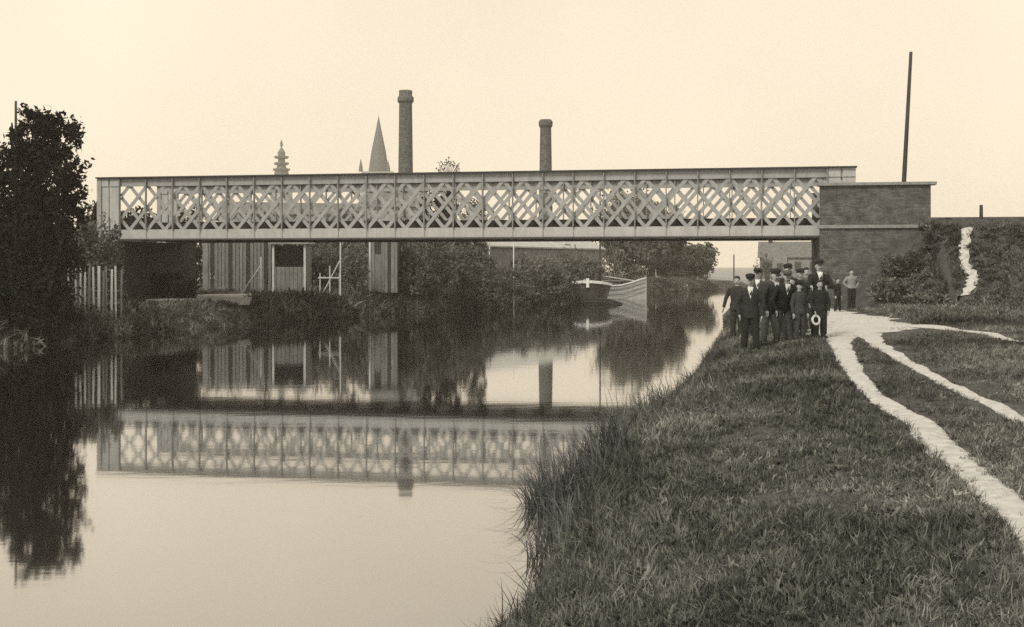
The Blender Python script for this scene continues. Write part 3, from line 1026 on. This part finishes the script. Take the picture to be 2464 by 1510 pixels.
x, y = sample(24, 75, lambda q: XR(q) + 6, lambda q: .46 * q + 14, lambda q: 60)
s_, v_ = local(x, y)
hz = H(x, y)
keep = (~near_track(x, y, 0.02)) & ((hz > 1.25) | (y > 34)) & ~((v_ > -1.0) & (v_ < 7.2) & (s_ < 38.0)) & ~((v_ > 1.2) & (v_ < 5) & (s_ > 33))
x, y, v_ = x[keep], y[keep], v_[keep]
scatter('embankment_weeds', np.stack([x, y, H(x, y) - .02], 1), rng.uniform(.35, .95, len(x)) * np.where((v_ > -1.9) & (v_ < 8), .3, 1), weed_set)

x, y = sample(36, 150, lambda q: XL(q) - 13, lambda q: XL(q) + .25, lambda q: 15)
s_, v_ = local(x, y)
keep = ~((v_ > -1.0) & (v_ < 8.5) & (s_ < 1.6)) & (H(x, y) > -.12)
keep &= rng.random(len(x)) < np.where(XL(y) - x < 3.2, 1.0, .35)
lx, ly = np.array([p.x for p in pp]), np.array([p.y for p in pp])
inside = np.ones(len(x), bool)
sgn = None
for k in range(4):
    ax_, ay_, bx_, by_ = lx[k], ly[k], lx[(k + 1) % 4], ly[(k + 1) % 4]
    c_ = (bx_ - ax_) * (y - ay_) - (by_ - ay_) * (x - ax_)
    inside &= c_ > 0
keep &= ~inside
x, y = x[keep], y[keep]
low = (x > lx.min() - 1.5) & (x < lx.max() + .5) & (y > 53) & (y < 62)
scatter('bank_undergrowth', np.stack([x, y, H(x, y) - .02], 1), rng.uniform(.6, 1.9, len(x)) * np.where(XL(y) - x < 3, 1.35, .6) * np.where(low, .5, 1), weed_set)

x, y = sample(3, 30, lambda q: XR(q) + .2, lambda q: max(.45 * q + 2, XR(q) + 4), lambda q: min(9, 9 * (8 / q)))
rel = track_rel(x, y)
pt = np.sin(x * .9 + 1.3) * np.sin(y * .55 + .4 * x) + .3 * rng.normal(size=len(x))
keep = (rel > 1.8) & (pt > .15)
x, y = x[keep], y[keep]
scatter('tall_weeds', np.stack([x, y, H(x, y) - .01], 1), rng.uniform(.55, 1.1, len(x)), stalk_set, .2)

# rank fringe along the near water's edge
x, y = sample(6.5, 60, lambda q: XR(q) - .02, lambda q: XR(q) + .75, lambda q: max(2.5, 26 * (10 / q) ** .8))
scatter('bank_reeds', np.stack([x, y, H(x, y) - .02], 1), rng.uniform(.45, 1.0, len(x)) * np.where((y > 11) & (y < 30), 1.0, .72), reed_set, .22)

# big clump of sedge hanging over the water
def sedge(label, cx, cy, n, h, rx, ry, seed):
    r = random.Random(seed)
    z0 = float(H(cx, cy))
    t = thing('sedge_clump', label, 'reeds', (cx, cy, z0), 0, 'sedge clumps on the water edge')
    v, f = [], []
    for i in range(n):
        a = r.uniform(0, 6.28); q = math.sqrt(r.random())
        bx_, by_ = rx * q * math.cos(a), ry * q * math.sin(a)
        bz = float(H(cx + bx_, cy + by_)) - z0 - .03
        hh = h * r.uniform(.5, 1.1)
        d = r.gauss(math.pi, 1.15)
        ln = r.uniform(.12, .80)
        ww = r.uniform(.005, .011)
        o = len(v); seg = 6
        sx, sy = -math.sin(d) * ww, math.cos(d) * ww
        for k in range(seg):
            tt_ = k / seg; wd = 1 - tt_ ** 2
            px_ = bx_ + math.cos(d) * ln * hh * tt_ ** 2; py_ = by_ + math.sin(d) * ln * hh * tt_ ** 2
            pz_ = bz + hh * (tt_ - .75 * ln * tt_ ** 2.6)
            v += [(px_ - sx * wd, py_ - sy * wd, pz_), (px_ + sx * wd, py_ + sy * wd, pz_)]
        v.append((bx_ + math.cos(d) * ln * hh, by_ + math.sin(d) * ln * hh, bz + hh * (1 - .75 * ln)))
        for k in range(seg - 1):
            q_ = o + 2 * k
            f.append((q_, q_ + 1, q_ + 3, q_ + 2))
        q_ = o + 2 * (seg - 1); f.append((q_, q_ + 1, q_ + 2))
    tag(MB().add(v, f).build('blades', m_sedge, t), kind='stuff')


m_sedge = M('sedge', .03, .17, scale=11, spread=.6)
sedge('large dark sedge clump drooping from the near bank over the water', .78, 14.6, 1100, 1.05, .62, .85, 1)
sedge('smaller sedge clump on the bank just beyond the large clump', 2.0, 18.8, 300, .8, .5, .9, 2)
sedge('thin sedge tuft trailing into the water before the large clump', .42, 12.0, 170, .75, .28, .6, 3)

# ------------------------------------------------------------------ poles and posts
def pole(name, label, cat, a, b, r0, r1, mat, group=None):
    a, b = Vector(a), Vector(b)
    mb = MB().loft([Vector((0, 0, -.3)), Vector((0, 0, 0)), (b - a) * .5, b - a], [r0, r0, (r0 + r1) / 2, r1], 8)
    o = mb.build(name, mat, None, True)
    o.location = a
    return tag(o, label, cat, group)


D = 52.5
a = at(2175, 440, D); b = at(2192, 125, D)
a2 = a + (b - a) * ((4.6 - a.z) / (b.z - a.z))
pole('telegraph_pole', 'tall leaning bare pole rising behind the abutment parapet', 'pole', a2, b, .11, .07, m_wood_dk)
p = at(2361, 525, 50); q = at(2361, 493, 50)
pole('track_post', 'short dark post on top of the grassy embankment', 'post', (p.x, p.y, 4.6), q, .08, .07, m_wood_dk)
p = at(38, 640, 44.6); q = at(38, 243, 44.6)
pole('thin_pole', 'thin dark pole standing up through the dark bank tree', 'pole', (p.x, p.y, float(H(p.x, p.y))), q, .06, .045, m_wood_dk)
p = at(1766, 640, 160); q = at(1766, 612, 160)
pole('distant_post', 'distant dark post on the far flat bank beside open sky', 'post', (p.x, p.y, float(H(p.x, p.y))), q, .09, .08, m_wood_dk)
for xv, tv, D, lab in ((1236, 575, 84, 'tall pale pole among bushes before the workshop'), (1178, 592, 88, 'pale stake behind the low dark canal bush'),
                       (890, 575, 73, 'pale stake between the round bush and the outbuilding')):
    p = at(xv, 640, D); q = at(xv, tv, D)
    pole('garden_stake', lab, 'stake', (p.x, p.y, max(.2, float(H(p.x, p.y)))), q, .045, .035, m_wood_pale, 'garden stakes on the far bank')

# ------------------------------------------------------------------ fences and sheds on the far bank
pf = thing('picket_fence', 'pale uneven picket fence under the bushes at the bank', 'fence', (0, 0, 0))
rr = random.Random(9)
pk = [(165, 640, 705), (181, 633, 716), (192, 642, 712), (204, 646, 708), (214, 634, 715), (226, 642, 712), (238, 640, 714), (248, 652, 712), (257, 640, 708), (268, 648, 712), (279, 640, 710), (291, 650, 712)]
for xv, tv, bv in pk:
    D = 49.2 + (xv - 160) * .006
    p, q = at(xv, bv, D), at(xv + rr.uniform(-3, 3), tv, D)
    zb_ = float(H(p.x, p.y)) - .1
    MB().bar((p.x, p.y, min(zb_, p.z)), q, rr.uniform(.06, .11), .03).build('picket', m_wood_pale if rr.random() < .6 else m_wood, pf)
for z in (.35, .85):
    p, q = at(160, 640, 49.26), at(296, 640, 50.1)
    MB().bar((p.x, p.y, float(H(p.x, p.y)) + z), (q.x, q.y, float(H(p.x, p.y)) + z), .07, .04).build('fence_rail', m_wood, pf)

fn = thing('plank_fence', 'tall grey plank fence in the garden beside the shadowy abutment', 'fence', (0, 0, 0))
for i in range(19):
    xv = 494 + i * 8.6
    D = 71 + i * .05
    p, q = at(xv, 690, D), at(xv, 574 + rr.uniform(-2, 6), D)
    MB().bar((p.x, p.y, 1.2), (q.x, q.y, q.z), .17 if i else .3, .03 + .01 * (i % 2)).build('plank', (m_plaster, m_wood, m_wood_dk, m_wood, m_wood)[i % 5], fn)
p, q = at(490, 620, 71.2), at(655, 620, 72.2)
for z in (1.8, 3.4):
    MB().bar((p.x, p.y, z), (q.x, q.y, z), .1, .05).build('fence_rail', m_wood_dk, fn)

D = 70
sh = at(656, 640, D)
shed = thing('garden_shed', 'small open fronted plank shed with a pale roof edge under the bridge', 'shed', (sh.x, sh.y, 1.3))
W_ = 80 * D / FV
for i in range(8):
    MB().box(i * W_ / 8 + .01, (i + 1) * W_ / 8 - .012, 0, .03 + .012 * (i % 2), 0, 1.45).build('plank', m_plaster if i % 3 else m_wood, shed)
for x in (0, W_ - .1):
    MB().box(x - .02, x + .10, -.06, -.004, 0, 2.75).build('post', m_wood_pale, shed)
MB().box(0, W_, 1.8, 1.84, 0, 2.7).box(-.02, .02, .06, 1.8, 0, 2.7).box(W_ - .02, W_ + .02, .06, 1.8, 0, 2.7).build('back_wall', m_wood, shed)
MB().box(-.2, W_ + .2, -.25, 2.0, 2.76, 2.9).build('roof', m_roofpale, shed)

D = 74
ob = at(886, 640, D)
out = thing('outbuilding', 'narrow pale walled outbuilding beside the thick dark bush', 'outbuilding', (ob.x, ob.y, 1.2))
MB().box(.02, 1.73, .05, 2.5, 0, 3.39).build('wall', m_wood_dk, out)
for i in range(9):
    if i in (2, 3): continue
    MB().box(i * .195, i * .195 + .18, 0.0, .046 + 0 * i, 0, 3.39 - .02 * (i % 3)).build('board', (m_wood, m_plaster, m_wood_dk, m_plaster)[i % 4], out)
MB().box(-.15, 1.9, -.2, 2.7, 3.403, 3.55).build('roof', m_slate, out)
MB().box(.40, .765, .0, .045, .05, 2.3).build('door', m_wood, out)


def braced(label, xv, tv, bxv, midv, D):
    p = at(xv, tv, D)
    t = thing('braced_post', label, 'post', (p.x, D, 1.25), 0, 'garden posts with a slanting brace')
    hh = p.z - 1.25
    MB().box(-.035, .035, -.035, .035, -.1, hh).build('post', m_wood_pale, t)
    q = at(bxv, 690, D); m2 = at(xv, midv, D)
    MB().bar((q.x - p.x, .0, 0), (-.05, 0, m2.z - 1.25), .055, .05).build('brace', m_wood_pale, t)


braced('pale post with a slanting brace beside the round clipped bush', 819, 574, 776, 628, 69)
braced('short pale post with a slanting brace before the plank fence', 628, 618, 580, 640, 68)
p = at(770, 690, 69.5)
rf = thing('garden_rail', 'low pale rail of posts next to the plank shed', 'rail', (p.x, 69.5, 1.3))
for i in range(3):
    MB().box(i * .55 - .03, i * .55 + .03, -.03, .03, -.1, 1.1 if i != 1 else 1.5).build('post', m_wood_pale, rf)
MB().box(-.1, 1.2, -.055, -.031, .8, .88).build('rail', m_wood_pale, rf)

# plank afloat at the far bank
p = on(600, 773, .05); q = on(750, 765, .05)
fl = MB().bar((p[0], p[1], .05), (q[0], q[1], .05), .3, .08, Vector((0, 0, 1))).build('floating_plank', m_wood_pale)
tag(fl, 'long pale plank lying at the waterline below the weedy bank', 'plank')

# ------------------------------------------------------------------ boats
def hull_mesh(mb, L, stations, flip=1):
    """stations: (s, half beam, sheer z, keel z); bow at s=0 pointing -y"""
    rings = []
    for s, b, zs, zk in stations:
        r = []
        for t in (0, .35, .7, 1):
            r.append((b * (.72 + .28 * t), s, zk + (zs - zk) * t))
        rings.append([(-x, y, z) for x, y, z in reversed(r)] + r)
    n_ = len(rings[0])
    v = [p for r in rings for p in r]
    f = []
    for i in range(len(rings) - 1):
        for k in range(n_ - 1):
            f.append((i * n_ + k, i * n_ + k + 1, (i + 1) * n_ + k + 1, (i + 1) * n_ + k))
    f.append(tuple(range(n_)))
    f.append(tuple(reversed(range((len(rings) - 1) * n_, len(rings) * n_))))
    mb.add(v, f)
    # deck a little below the sheer
    dv = []
    for s, b, zs, zk in stations:
        dv += [(-b * .97, s, zs - .28), (b * .97, s, zs - .28)]
    mb.add(dv, [(2 * i, 2 * i + 1, 2 * i + 3, 2 * i + 2) for i in range(len(stations) - 1)])
    return rings


def gunwale(stations, w, h):
    mb = MB()
    for sg in (-1, 1):
        pts = [Vector((sg * (b + .03), s, zs)) for s, b, zs, zk in stations]
        for a_, b_ in zip(pts, pts[1:]):
            mb.bar(a_, b_ + (b_ - a_) * .02, w, h, Vector((0, 0, 1)))
    a_ = stations[0]
    mb.bar((-a_[1] - .03, a_[0] - .02, a_[2]), (a_[1] + .03, a_[0] - .02, a_[2]), w, h, Vector((0, 0, 1)))
    return mb


st1 = [(0, .35, 1.62, -.5), (.25, .95, 1.56, -.5), (.8, 1.4, 1.48, -.5), (1.8, 1.72, 1.38, -.5), (4, 1.8, 1.25, -.5), (8.5, 1.8, 1.15, -.5), (10.6, 1.3, 1.3, -.4), (11, .4, 1.4, -.2)]
b1 = at(1414, 640, 92)
barge = thing('barge', 'dark hulled barge moored bow on with a white painted rail', 'barge', (b1.x, 92, 0), math.radians(-3.5), 'barges at the far bank')
mb = MB(); hull_mesh(mb, 21, st1); mb.build('hull', m_hull_dk, barge)
gunwale(st1[:5], .20, .20).build('bow_rail', m_white, barge)
gunwale(st1[4:], .08, .06).build('gunwale', m_wood, barge)
MB().box(-.11, .11, -.2, .02, 1.2, 1.88).build('stem_post', m_white, barge)
MB().box(-1.2, 1.2, 5, 8.4, .8, 1.5).build('hatch', m_wood_dk, barge)
m0 = at(1444, 640, 96.5)
dx_, dy_ = m0.x - b1.x, 4.5
ca, sa = math.cos(math.radians(3.5)), math.sin(math.radians(3.5))
mx_, my_ = dx_ * ca - dy_ * sa, dx_ * sa + dy_ * ca
ztop = at(0, 446, 96.5).z
MB().loft([(mx_, my_, .9), (mx_, my_, ztop)], [.085, .05], 8).build('mast', m_wood_dk, barge)
MB().loft([(mx_, my_, ztop - 2.2), (mx_ + 1.9, my_ + .5, 1.4)], [.02, .02], 5).build('stay', m_wood, barge)

st2 = [(0, .12, 1.78, -.4), (.3, .6, 1.66, -.4), (.9, 1.05, 1.40, -.4), (1.7, 1.3, 1.20, -.4), (2.8, 1.35, 1.14, -.4), (4.2, 1.25, 1.30, -.4), (5.2, .9, 1.58, -.3), (5.6, .5, 1.7, -.2)]
b2 = at(1553, 640, 104)
pb = thing('barge', 'pale hulled barge with a curved sheer and an upright stem', 'barge', (b2.x, 104, 0), math.radians(62), 'barges at the far bank')
mb = MB(); hull_mesh(mb, 5.6, st2); mb.build('hull', m_hull_lt, pb)
gunwale(st2, .10, .09).build('gunwale', m_white, pb)
MB().box(-.07, .07, -.10, .04, -.4, 1.9).build('stem_post', m_hull_lt, pb)
for dz in (.32, .62, .92):
    sk_ = [(s_q, b_q * (1 - .06 * dz) - .02, zs_q - dz * (.75 + .25 * zs_q), zk_q) for s_q, b_q, zs_q, zk_q in st2]
    gunwale(sk_, .05, .035).build('strake', m_plaster, pb)
MB().box(-.7, .7, 1.9, 3.9, .8, 1.5).build('cabin', m_wood_dk, pb)
MB().box(-.78, .78, 1.8, 4.0, 1.503, 1.57).build('cabin_roof', m_wood, pb)
MB().bar((.5, 1.2, 1.55), (.2, 4.0, 1.95), .16, .06, Vector((0, 0, 1))).build('boat_hook', m_wood_pale, pb)

st3 = [(0, .05, .08, -.1), (.5, .30, .24, -.12), (1.1, .5, .38, -.12), (1.9, .6, .44, -.12), (3.0, .5, .40, -.1)]
b3 = at(1497, 640, 90.5)
sk = thing('rowing_boat', 'small dark rowing boat with a pointed prow below the barges', 'boat', (b3.x, 90.5, 0), math.radians(80))
mb = MB(); hull_mesh(mb, 3.0, st3); mb.build('hull', m_hull_dk, sk)
gunwale(st3, .05, .04).build('gunwale', m_wood_dk, sk)
MB().box(-.45, .45, 1.7, 1.95, .27, .31).build('bench', m_wood, sk)

# ------------------------------------------------------------------ people
def person(label, x, y, h, yaw, coat, trousers, cap='cap', arms=None, shirt=True, moustache=False, z=None, jacket=True, lean=0.0, group='people gathered on the towpath', hem=.46, stance=1.0, bw=1.0, bend=0.0):
    z0 = float(H(x, y)) + .0 if z is None else z
    k = h
    arms = arms or {}
    cb_, sb_ = math.cos(bend), math.sin(bend)
    def V(a, b, c):
        if c > .5 or (c > .33 and abs(a) > .08):
            dz = c - .5
            hd = max(0, c - .84)          # the head comes back up a little
            b = b + hd * .5 * math.tan(bend)
            b, c = b * cb_ - dz * sb_, .5 + b * sb_ + dz * cb_
        if bend and c < .53:
            b += .05 * min(1, bend * 2) * min(1, max(0, c - .05) / .45)
        return Vector((a * k * bw, b * k - lean * c * k, c * k))
    def R(r): return tuple(q * k for q in r) if isinstance(r, tuple) else r * k
    body = MB()
    tz = [.49, .54, .61, .70, .77, .81, .84]
    trx = [.082, .085, .076, .088, .098, .082, .036]
    trY = [.055, .056, .05, .06, .06, .046, .033]
    body.loft([V(0, 0, q) for q in tz], [R((a, b)) for a, b in zip(trx, trY)], 14)
    body.loft([V(0, .004, .82), V(0, -.002, .885)], [R(.033), R(.031)], 10)
    body.loft([V(0, -.016, .862), V(0, -.010, .885), V(0, -.002, .92), V(0, .003, .955), V(0, .004, .985), V(0, .004, 1.0)],
              [R((.022, .026)), R((.036, .043)), R((.042, .053)), R((.043, .055)), R((.034, .044)), R((.014, .018))], 14)
    body.loft([V(0, -.050, .934), V(0, -.066, .908), V(0, -.05, .902)], [R(.006), R(.011), R(.008)], 6)
    for sg in (-1, 1):
        body.ball(V(sg * .044, .006, .918), .008 * k, .014 * k, .018 * k)
    sleeves = []
    for sg in (-1, 1):
        key = 'l' if sg < 0 else 'r'
        el, wr, tip = arms.get(key, ((sg * .150, .012, .63), (sg * .152, -.022, .475), (sg * .146, -.035, .40)))
        S, E, Wt, T = V(sg * .098, 0, .805), V(*el), V(*wr), V(*tip)
        body.loft([S, S.lerp(E, .5), E, E.lerp(Wt, .4), Wt], [R(.030), R(.027), R(.022), R(.022), R(.015)], 10)
        d = (T - Wt).normalized()
        # palm, four fingers and a thumb
        front = Vector((0, -1, 0)) if abs(d.y) < .8 else Vector((0, 0, -1))
        side = d.cross(Vector((1, 0, 0)))
        if side.length < .2: side = d.cross(Vector((0, 0, 1)))
        side.normalize()
        nrm = d.cross(side).normalized()
        pe = Wt + d * (.050 * k)
        body.loft([Wt, Wt.lerp(pe, .5), pe], [R(.014), R((.013, .022)), R((.012, .024))], 8)
        for i, ln in enumerate((.036, .043, .040, .031)):
            r0 = pe + side * ((i - 1.5) * .0125 * k)
            m1 = r0 + d * (ln * .55 * k) + side * ((i - 1.5) * .003 * k)
            m2 = m1 + d * (ln * .42 * k) - nrm * (sg * .010 * k)
            body.loft([r0 - d * (.01 * k), m1, m2], [R(.0062), R(.0058), R(.0046)], 6)
        th = Wt + d * (.016 * k) + side * (.018 * k)
        body.loft([th, th + side * (.016 * k) + d * (.018 * k), th + side * (.018 * k) + d * (.036 * k)], [R(.008), R(.007), R(.005)], 6)
        sleeves.append((S, E, Wt))
    legs = []
    for sg in (-1, 1):
        hp, kn, an, toe = V(sg * .045, 0, .52), V(sg * .054 * stance, -.012 - .03 * (stance - 1) * (sg + 1), .285), V(sg * .060 * stance ** 1.6, .012 - .10 * (stance - 1) * (sg + 1), .05), V(sg * .075 * stance ** 1.6, -.082 - .10 * (stance - 1) * (sg + 1), .018)
        body.loft([hp, hp.lerp(kn, .5), kn, kn.lerp(an, .35), an, an + V(sg * .002, .006 + lean * 0, -.03)], [R(.06), R(.05), R(.037), R(.037), R(.022), R(.022)], 10)
        legs.append((hp, kn, an, toe))
    o = body.build('person', m_skin, None, True)
    o.location = (x, y, z0); o.rotation_euler = (0, 0, yaw)
    rm = o.modifiers.new('skin_surface', 'REMESH'); rm.mode = 'VOXEL'; rm.voxel_size = .0105; rm.use_smooth_shade = True
    tag(o, label, 'person', group)
    # clothing
    tm = MB()
    for hp, kn, an, toe in legs:
        tm.loft([hp + Vector((0, 0, .04 * k)), hp.lerp(kn, .5), kn, kn.lerp(an, .5), an], [R(.068), R(.060), R(.049), R(.046), R(.044)], 10)
    tm.loft([V(0, 0, .47), V(0, 0, .52), V(0, 0, .58)], [R((.085, .064)), R((.096, .068)), R((.088, .062))], 12)
    t_ = tm.build('trousers', trousers, o, True)
    rm = t_.modifiers.new('cloth_surface', 'REMESH'); rm.mode = 'VOXEL'; rm.voxel_size = .014; rm.use_smooth_shade = True
    jm = MB()
    j0 = hem
    jm.loft([V(0, 0, j0), V(0, 0, .54), V(0, 0, .61), V(0, 0, .70), V(0, 0, .77), V(0, 0, .815), V(0, 0, .845)],
            [R((.122, .088)), R((.112, .080)), R((.102, .074)), R((.112, .080)), R((.120, .078)), R((.102, .062)), R((.048, .044))], 14)
    for S, E, Wt in sleeves:
        jm.loft([S, S.lerp(E, .5), E, E.lerp(Wt, .5), Wt], [R(.042), R(.037), R(.033), R(.029), R(.026)], 10)
    j_ = jm.build('jacket' if jacket else 'shirt', coat, o, True)
    rm = j_.modifiers.new('cloth_surface', 'REMESH'); rm.mode = 'VOXEL'; rm.voxel_size = .013; rm.use_smooth_shade = True
    bm_ = MB()
    for hp, kn, an, toe in legs:
        bm_.loft([an + Vector((0, .012 * k, .03 * k)), an + Vector((0, .010 * k, -.03 * k)), toe.lerp(an, .3) - Vector((0, 0, .02 * k)), toe], [R(.033), R((.03, .028)), R((.028, .024)), R((.022, .016))], 8)
    bm_.build('boots', m_coat[0], o, True)
    if shirt:
        sm_ = MB()
        pts = [V(-.034, -.052, .852), V(.034, -.052, .852), V(.026, -.074, .80), V(0, -.084, .705), V(-.026, -.074, .80)]
        bk = [p_ + Vector((0, .04 * k, 0)) for p_ in pts]
        sm_.add(pts + bk, [(0, 1, 2, 3, 4), (9, 8, 7, 6, 5)] + [(i, 5 + i, 5 + (i + 1) % 5, (i + 1) % 5) for i in range(5)])
        sm_.build('shirt_front', m_cotton, o)
    if cap == 'cap':
        cm = MB()
        cap_m = m_coat[(int(x * 37) + int(y * 11)) % 4]
        cm.loft([V(0, .004, .952), V(0, .004, .972), V(0, 0, .992), V(0, .002, 1.012), V(0, .004, 1.018)], [R((.048, .060)), R((.056, .070)), R((.066, .080)), R((.05, .062)), R((.012, .016))], 14)
        cm.loft([V(0, -.046, .962), V(0, -.072, .957), V(0, -.096, .950)], [R((.040, .006)), R((.040, .006)), R((.024, .005))], 10)
        cm.build('cap', cap_m, o, True)
    hm = MB()
    hm.loft([V(0, .026, .890), V(0, .020, .93), V(0, .012, .958), V(0, .004, .980), V(0, .004, .998), V(0, .004, 1.010)], [R((.030, .026)), R((.043, .040)), R((.049, .050)), R((.047, .056)), R((.037, .047)), R((.014, .018))], 12)
    hm.build('hair', m_hair, o, True)
    for sg in (-1, 1):
        MB().ball(V(sg * .017, -.049, .934), .0075 * k, .005 * k, .005 * k, 6, 4).build('eye', m_hair, o)
    MB().loft([V(-.014, -.050, .893), V(0, -.056, .894), V(.014, -.050, .893)], [R(.003), R(.004), R(.003)], 5).build('mouth', m_coat[2], o)
    if moustache:
        MB().loft([V(-.022, -.050, .899), V(0, -.062, .903), V(.022, -.050, .899)], [R(.003), R(.008), R(.003)], 6).build('moustache', m_hair, o)
    return o


B0, B1, B2, B3 = m_coat
def px(zx): return (2650 + zx / 4.107) * .6417
def place(zx, D): return ((px(zx) - 1232) * D / FV, D)
def tall(zyp, x, D): return HC - ((940 + zyp / 4.107) * .6417 - 640) * D / FV - float(H(x, D))

akimbo = {'l': ((-.20, .04, .66), (-.11, -.03, .56), (-.07, -.06, .54)), 'r': ((.20, .04, .66), (.11, -.03, .56), (.07, -.06, .54))}
knees = {'l': ((-.185, -.06, .62), (-.125, -.13, .50), (-.115, -.165, .445)), 'r': ((.185, -.06, .62), (.125, -.13, .50), (.115, -.165, .445))}
fwd = {'l': ((-.150, -.03, .64), (-.13, -.08, .50), (-.12, -.10, .43)), 'r': ((.152, -.02, .63), (.14, -.07, .48), (.12, -.09, .41))}
folded = {'l': ((-.150, -.01, .64), (-.03, -.10, .60), (.05, -.105, .60)), 'r': ((.150, -.01, .64), (.03, -.115, .585), (-.05, -.115, .59))}
out_l = {'l': ((-.165, .0, .64), (-.19, -.03, .50), (-.20, -.045, .435))}
lean_r = random.Random(3)
for zx, D, zyt, yaw, coat, trs, kw, lab in (
        (670, 28.5, 372, .10, B1, B0, dict(arms=fwd, bend=.14), 'young man in dark coat and wide cap standing nearest the water'),
        (465, 36.0, 395, -.5, B1, B1, dict(arms=out_l, cap=None, shirt=False), 'bareheaded distant boy nearest the canal with his arm held slightly away'),
        (785, 34.0, 290, .0, B2, B1, dict(), 'man in brown coat standing behind the wide capped young man'),
        (970, 29.4, 292, .05, B1, B3, dict(moustache=True, arms=knees, bend=.30), 'moustached man in flat cap with a broad white collar'),
        (1180, 29.3, 322, -.05, B0, B2, dict(moustache=True, arms=knees, bend=.38), 'man in black coat and cap between the moustached man and a bareheaded boy'),
        (1258, 32.4, 218, .15, B1, B0, dict(shirt=False), 'capped man standing high behind the black coated man'),
        (1305, 30.6, 415, -.2, B2, B1, dict(cap=None, arms=folded), 'bareheaded boy with pale face and folded arms in the middle row'),
        (1420, 32.8, 290, .1, B1, B1, dict(shirt=False), 'small capped figure at the back row of the group'),
        (1530, 34.2, 262, .0, B3, B1, dict(cap=None, shirt=False), 'bareheaded man in grey at the very back of the group'),
        (1432, 29.0, 478, .1, B2, B2, dict(shirt=False), 'short capped boy in brown with dark trousers before the back row'),
        (2010, 44.0, 420, .3, B0, B0, dict(shirt=False, cap=None, group='bystanders under the wing wall'), 'dark figure standing close to the brick wing wall')):
    x, y = place(zx, D)
    bd_ = kw.get('bend', 0)
    person(lab, x, y, tall(zyt, x, D) / (.5 + .5 * math.cos(bd_ * .85)), yaw + lean_r.uniform(-.5, .5), coat, trs, lean=lean_r.uniform(-.02, .05), stance=lean_r.uniform(1.0, 1.45), bw=lean_r.uniform(.96, 1.12), **kw)
x, y = place(2230, 45.4)
person('man in white shirt and dark trousers with hands on hips by the wing wall', x, y, tall(285, x, y), .25, m_linen, B0, arms=akimbo, shirt=False, jacket=False, cap=None, group='bystanders under the wing wall', hem=.53)
# tall man with both hands on the shoulders of the boy before him
xj, yj = place(1730, 29.6)
hj = tall(150, xj, yj)
xk, yk = place(1742, 29.0)
hk = tall(455, xk, yk)
zk = float(H(xk, yk)); zj = float(H(xj, yj))
sh_arm = {}
for key, sg in (('l', -1), ('r', 1)):
    wx_ = (xk - xj) / hj + sg * .095; wy_ = (yk - yj + .13) / hj; wz_ = (zk + hk * .865 - zj) / hj
    sh_arm[key] = ((sg * .155, -.09, .66), (wx_, wy_, wz_ + .02), (wx_ - sg * .01, wy_ - .07, wz_ - .02))
person('tall man in black coat and cap with hands on a boy', xj, yj, hj, 0, B0, B0, arms=sh_arm)
person('bareheaded boy in black coat standing before the tall man', xk, yk, hk, 0, B0, B0, cap=None, shirt=False, hem=.36, arms={'l': ((-.155, -.01, .63), (-.105, -.10, .475), (-.098, -.13, .41)), 'r': ((.155, .0, .63), (.13, -.07, .485), (.115, -.09, .41))})

# coil of pale rope hanging from the boy's hand
xr, yr = xk - .10 * hk, yk - .14 * hk
pts = []
for i in range(130):
    a_ = i / 130 * 2 * math.pi * 4.5
    r_ = .085 + .012 * math.sin(i * .37)
    pts.append(Vector((math.cos(a_) * r_, .025 * math.sin(i * .21), math.sin(a_) * r_ * 1.15)))
rp = MB().loft(pts, [.016] * len(pts), 6).build('rope_coil', m_rope, None, True)
rp.location = (xr, yr, zk + .40 * hk - .09)
rp.rotation_euler = (0, .15, .2)
tag(rp, 'pale coil of rope hanging from the hand of the front boy', 'rope')

# ------------------------------------------------------------------ air
hz_m = bpy.data.materials.new('haze_air')
hz_m.use_nodes = True
n, l = hz_m.node_tree.nodes, hz_m.node_tree.links
n.clear()
pv = n.new('ShaderNodeVolumePrincipled')
pv.inputs['Color'].default_value = (.98, .93, .82, 1)
pv.inputs['Density'].default_value = 0.00055
pv.inputs['Anisotropy'].default_value = 0.1
om = n.new('ShaderNodeOutputMaterial'); l.new(pv.outputs[0], om.inputs['Volume'])
hz_o = MB().box(-950, 950, -90, 1350, -3.0, 60).build('haze', hz_m)
tag(hz_o, kind='stuff')
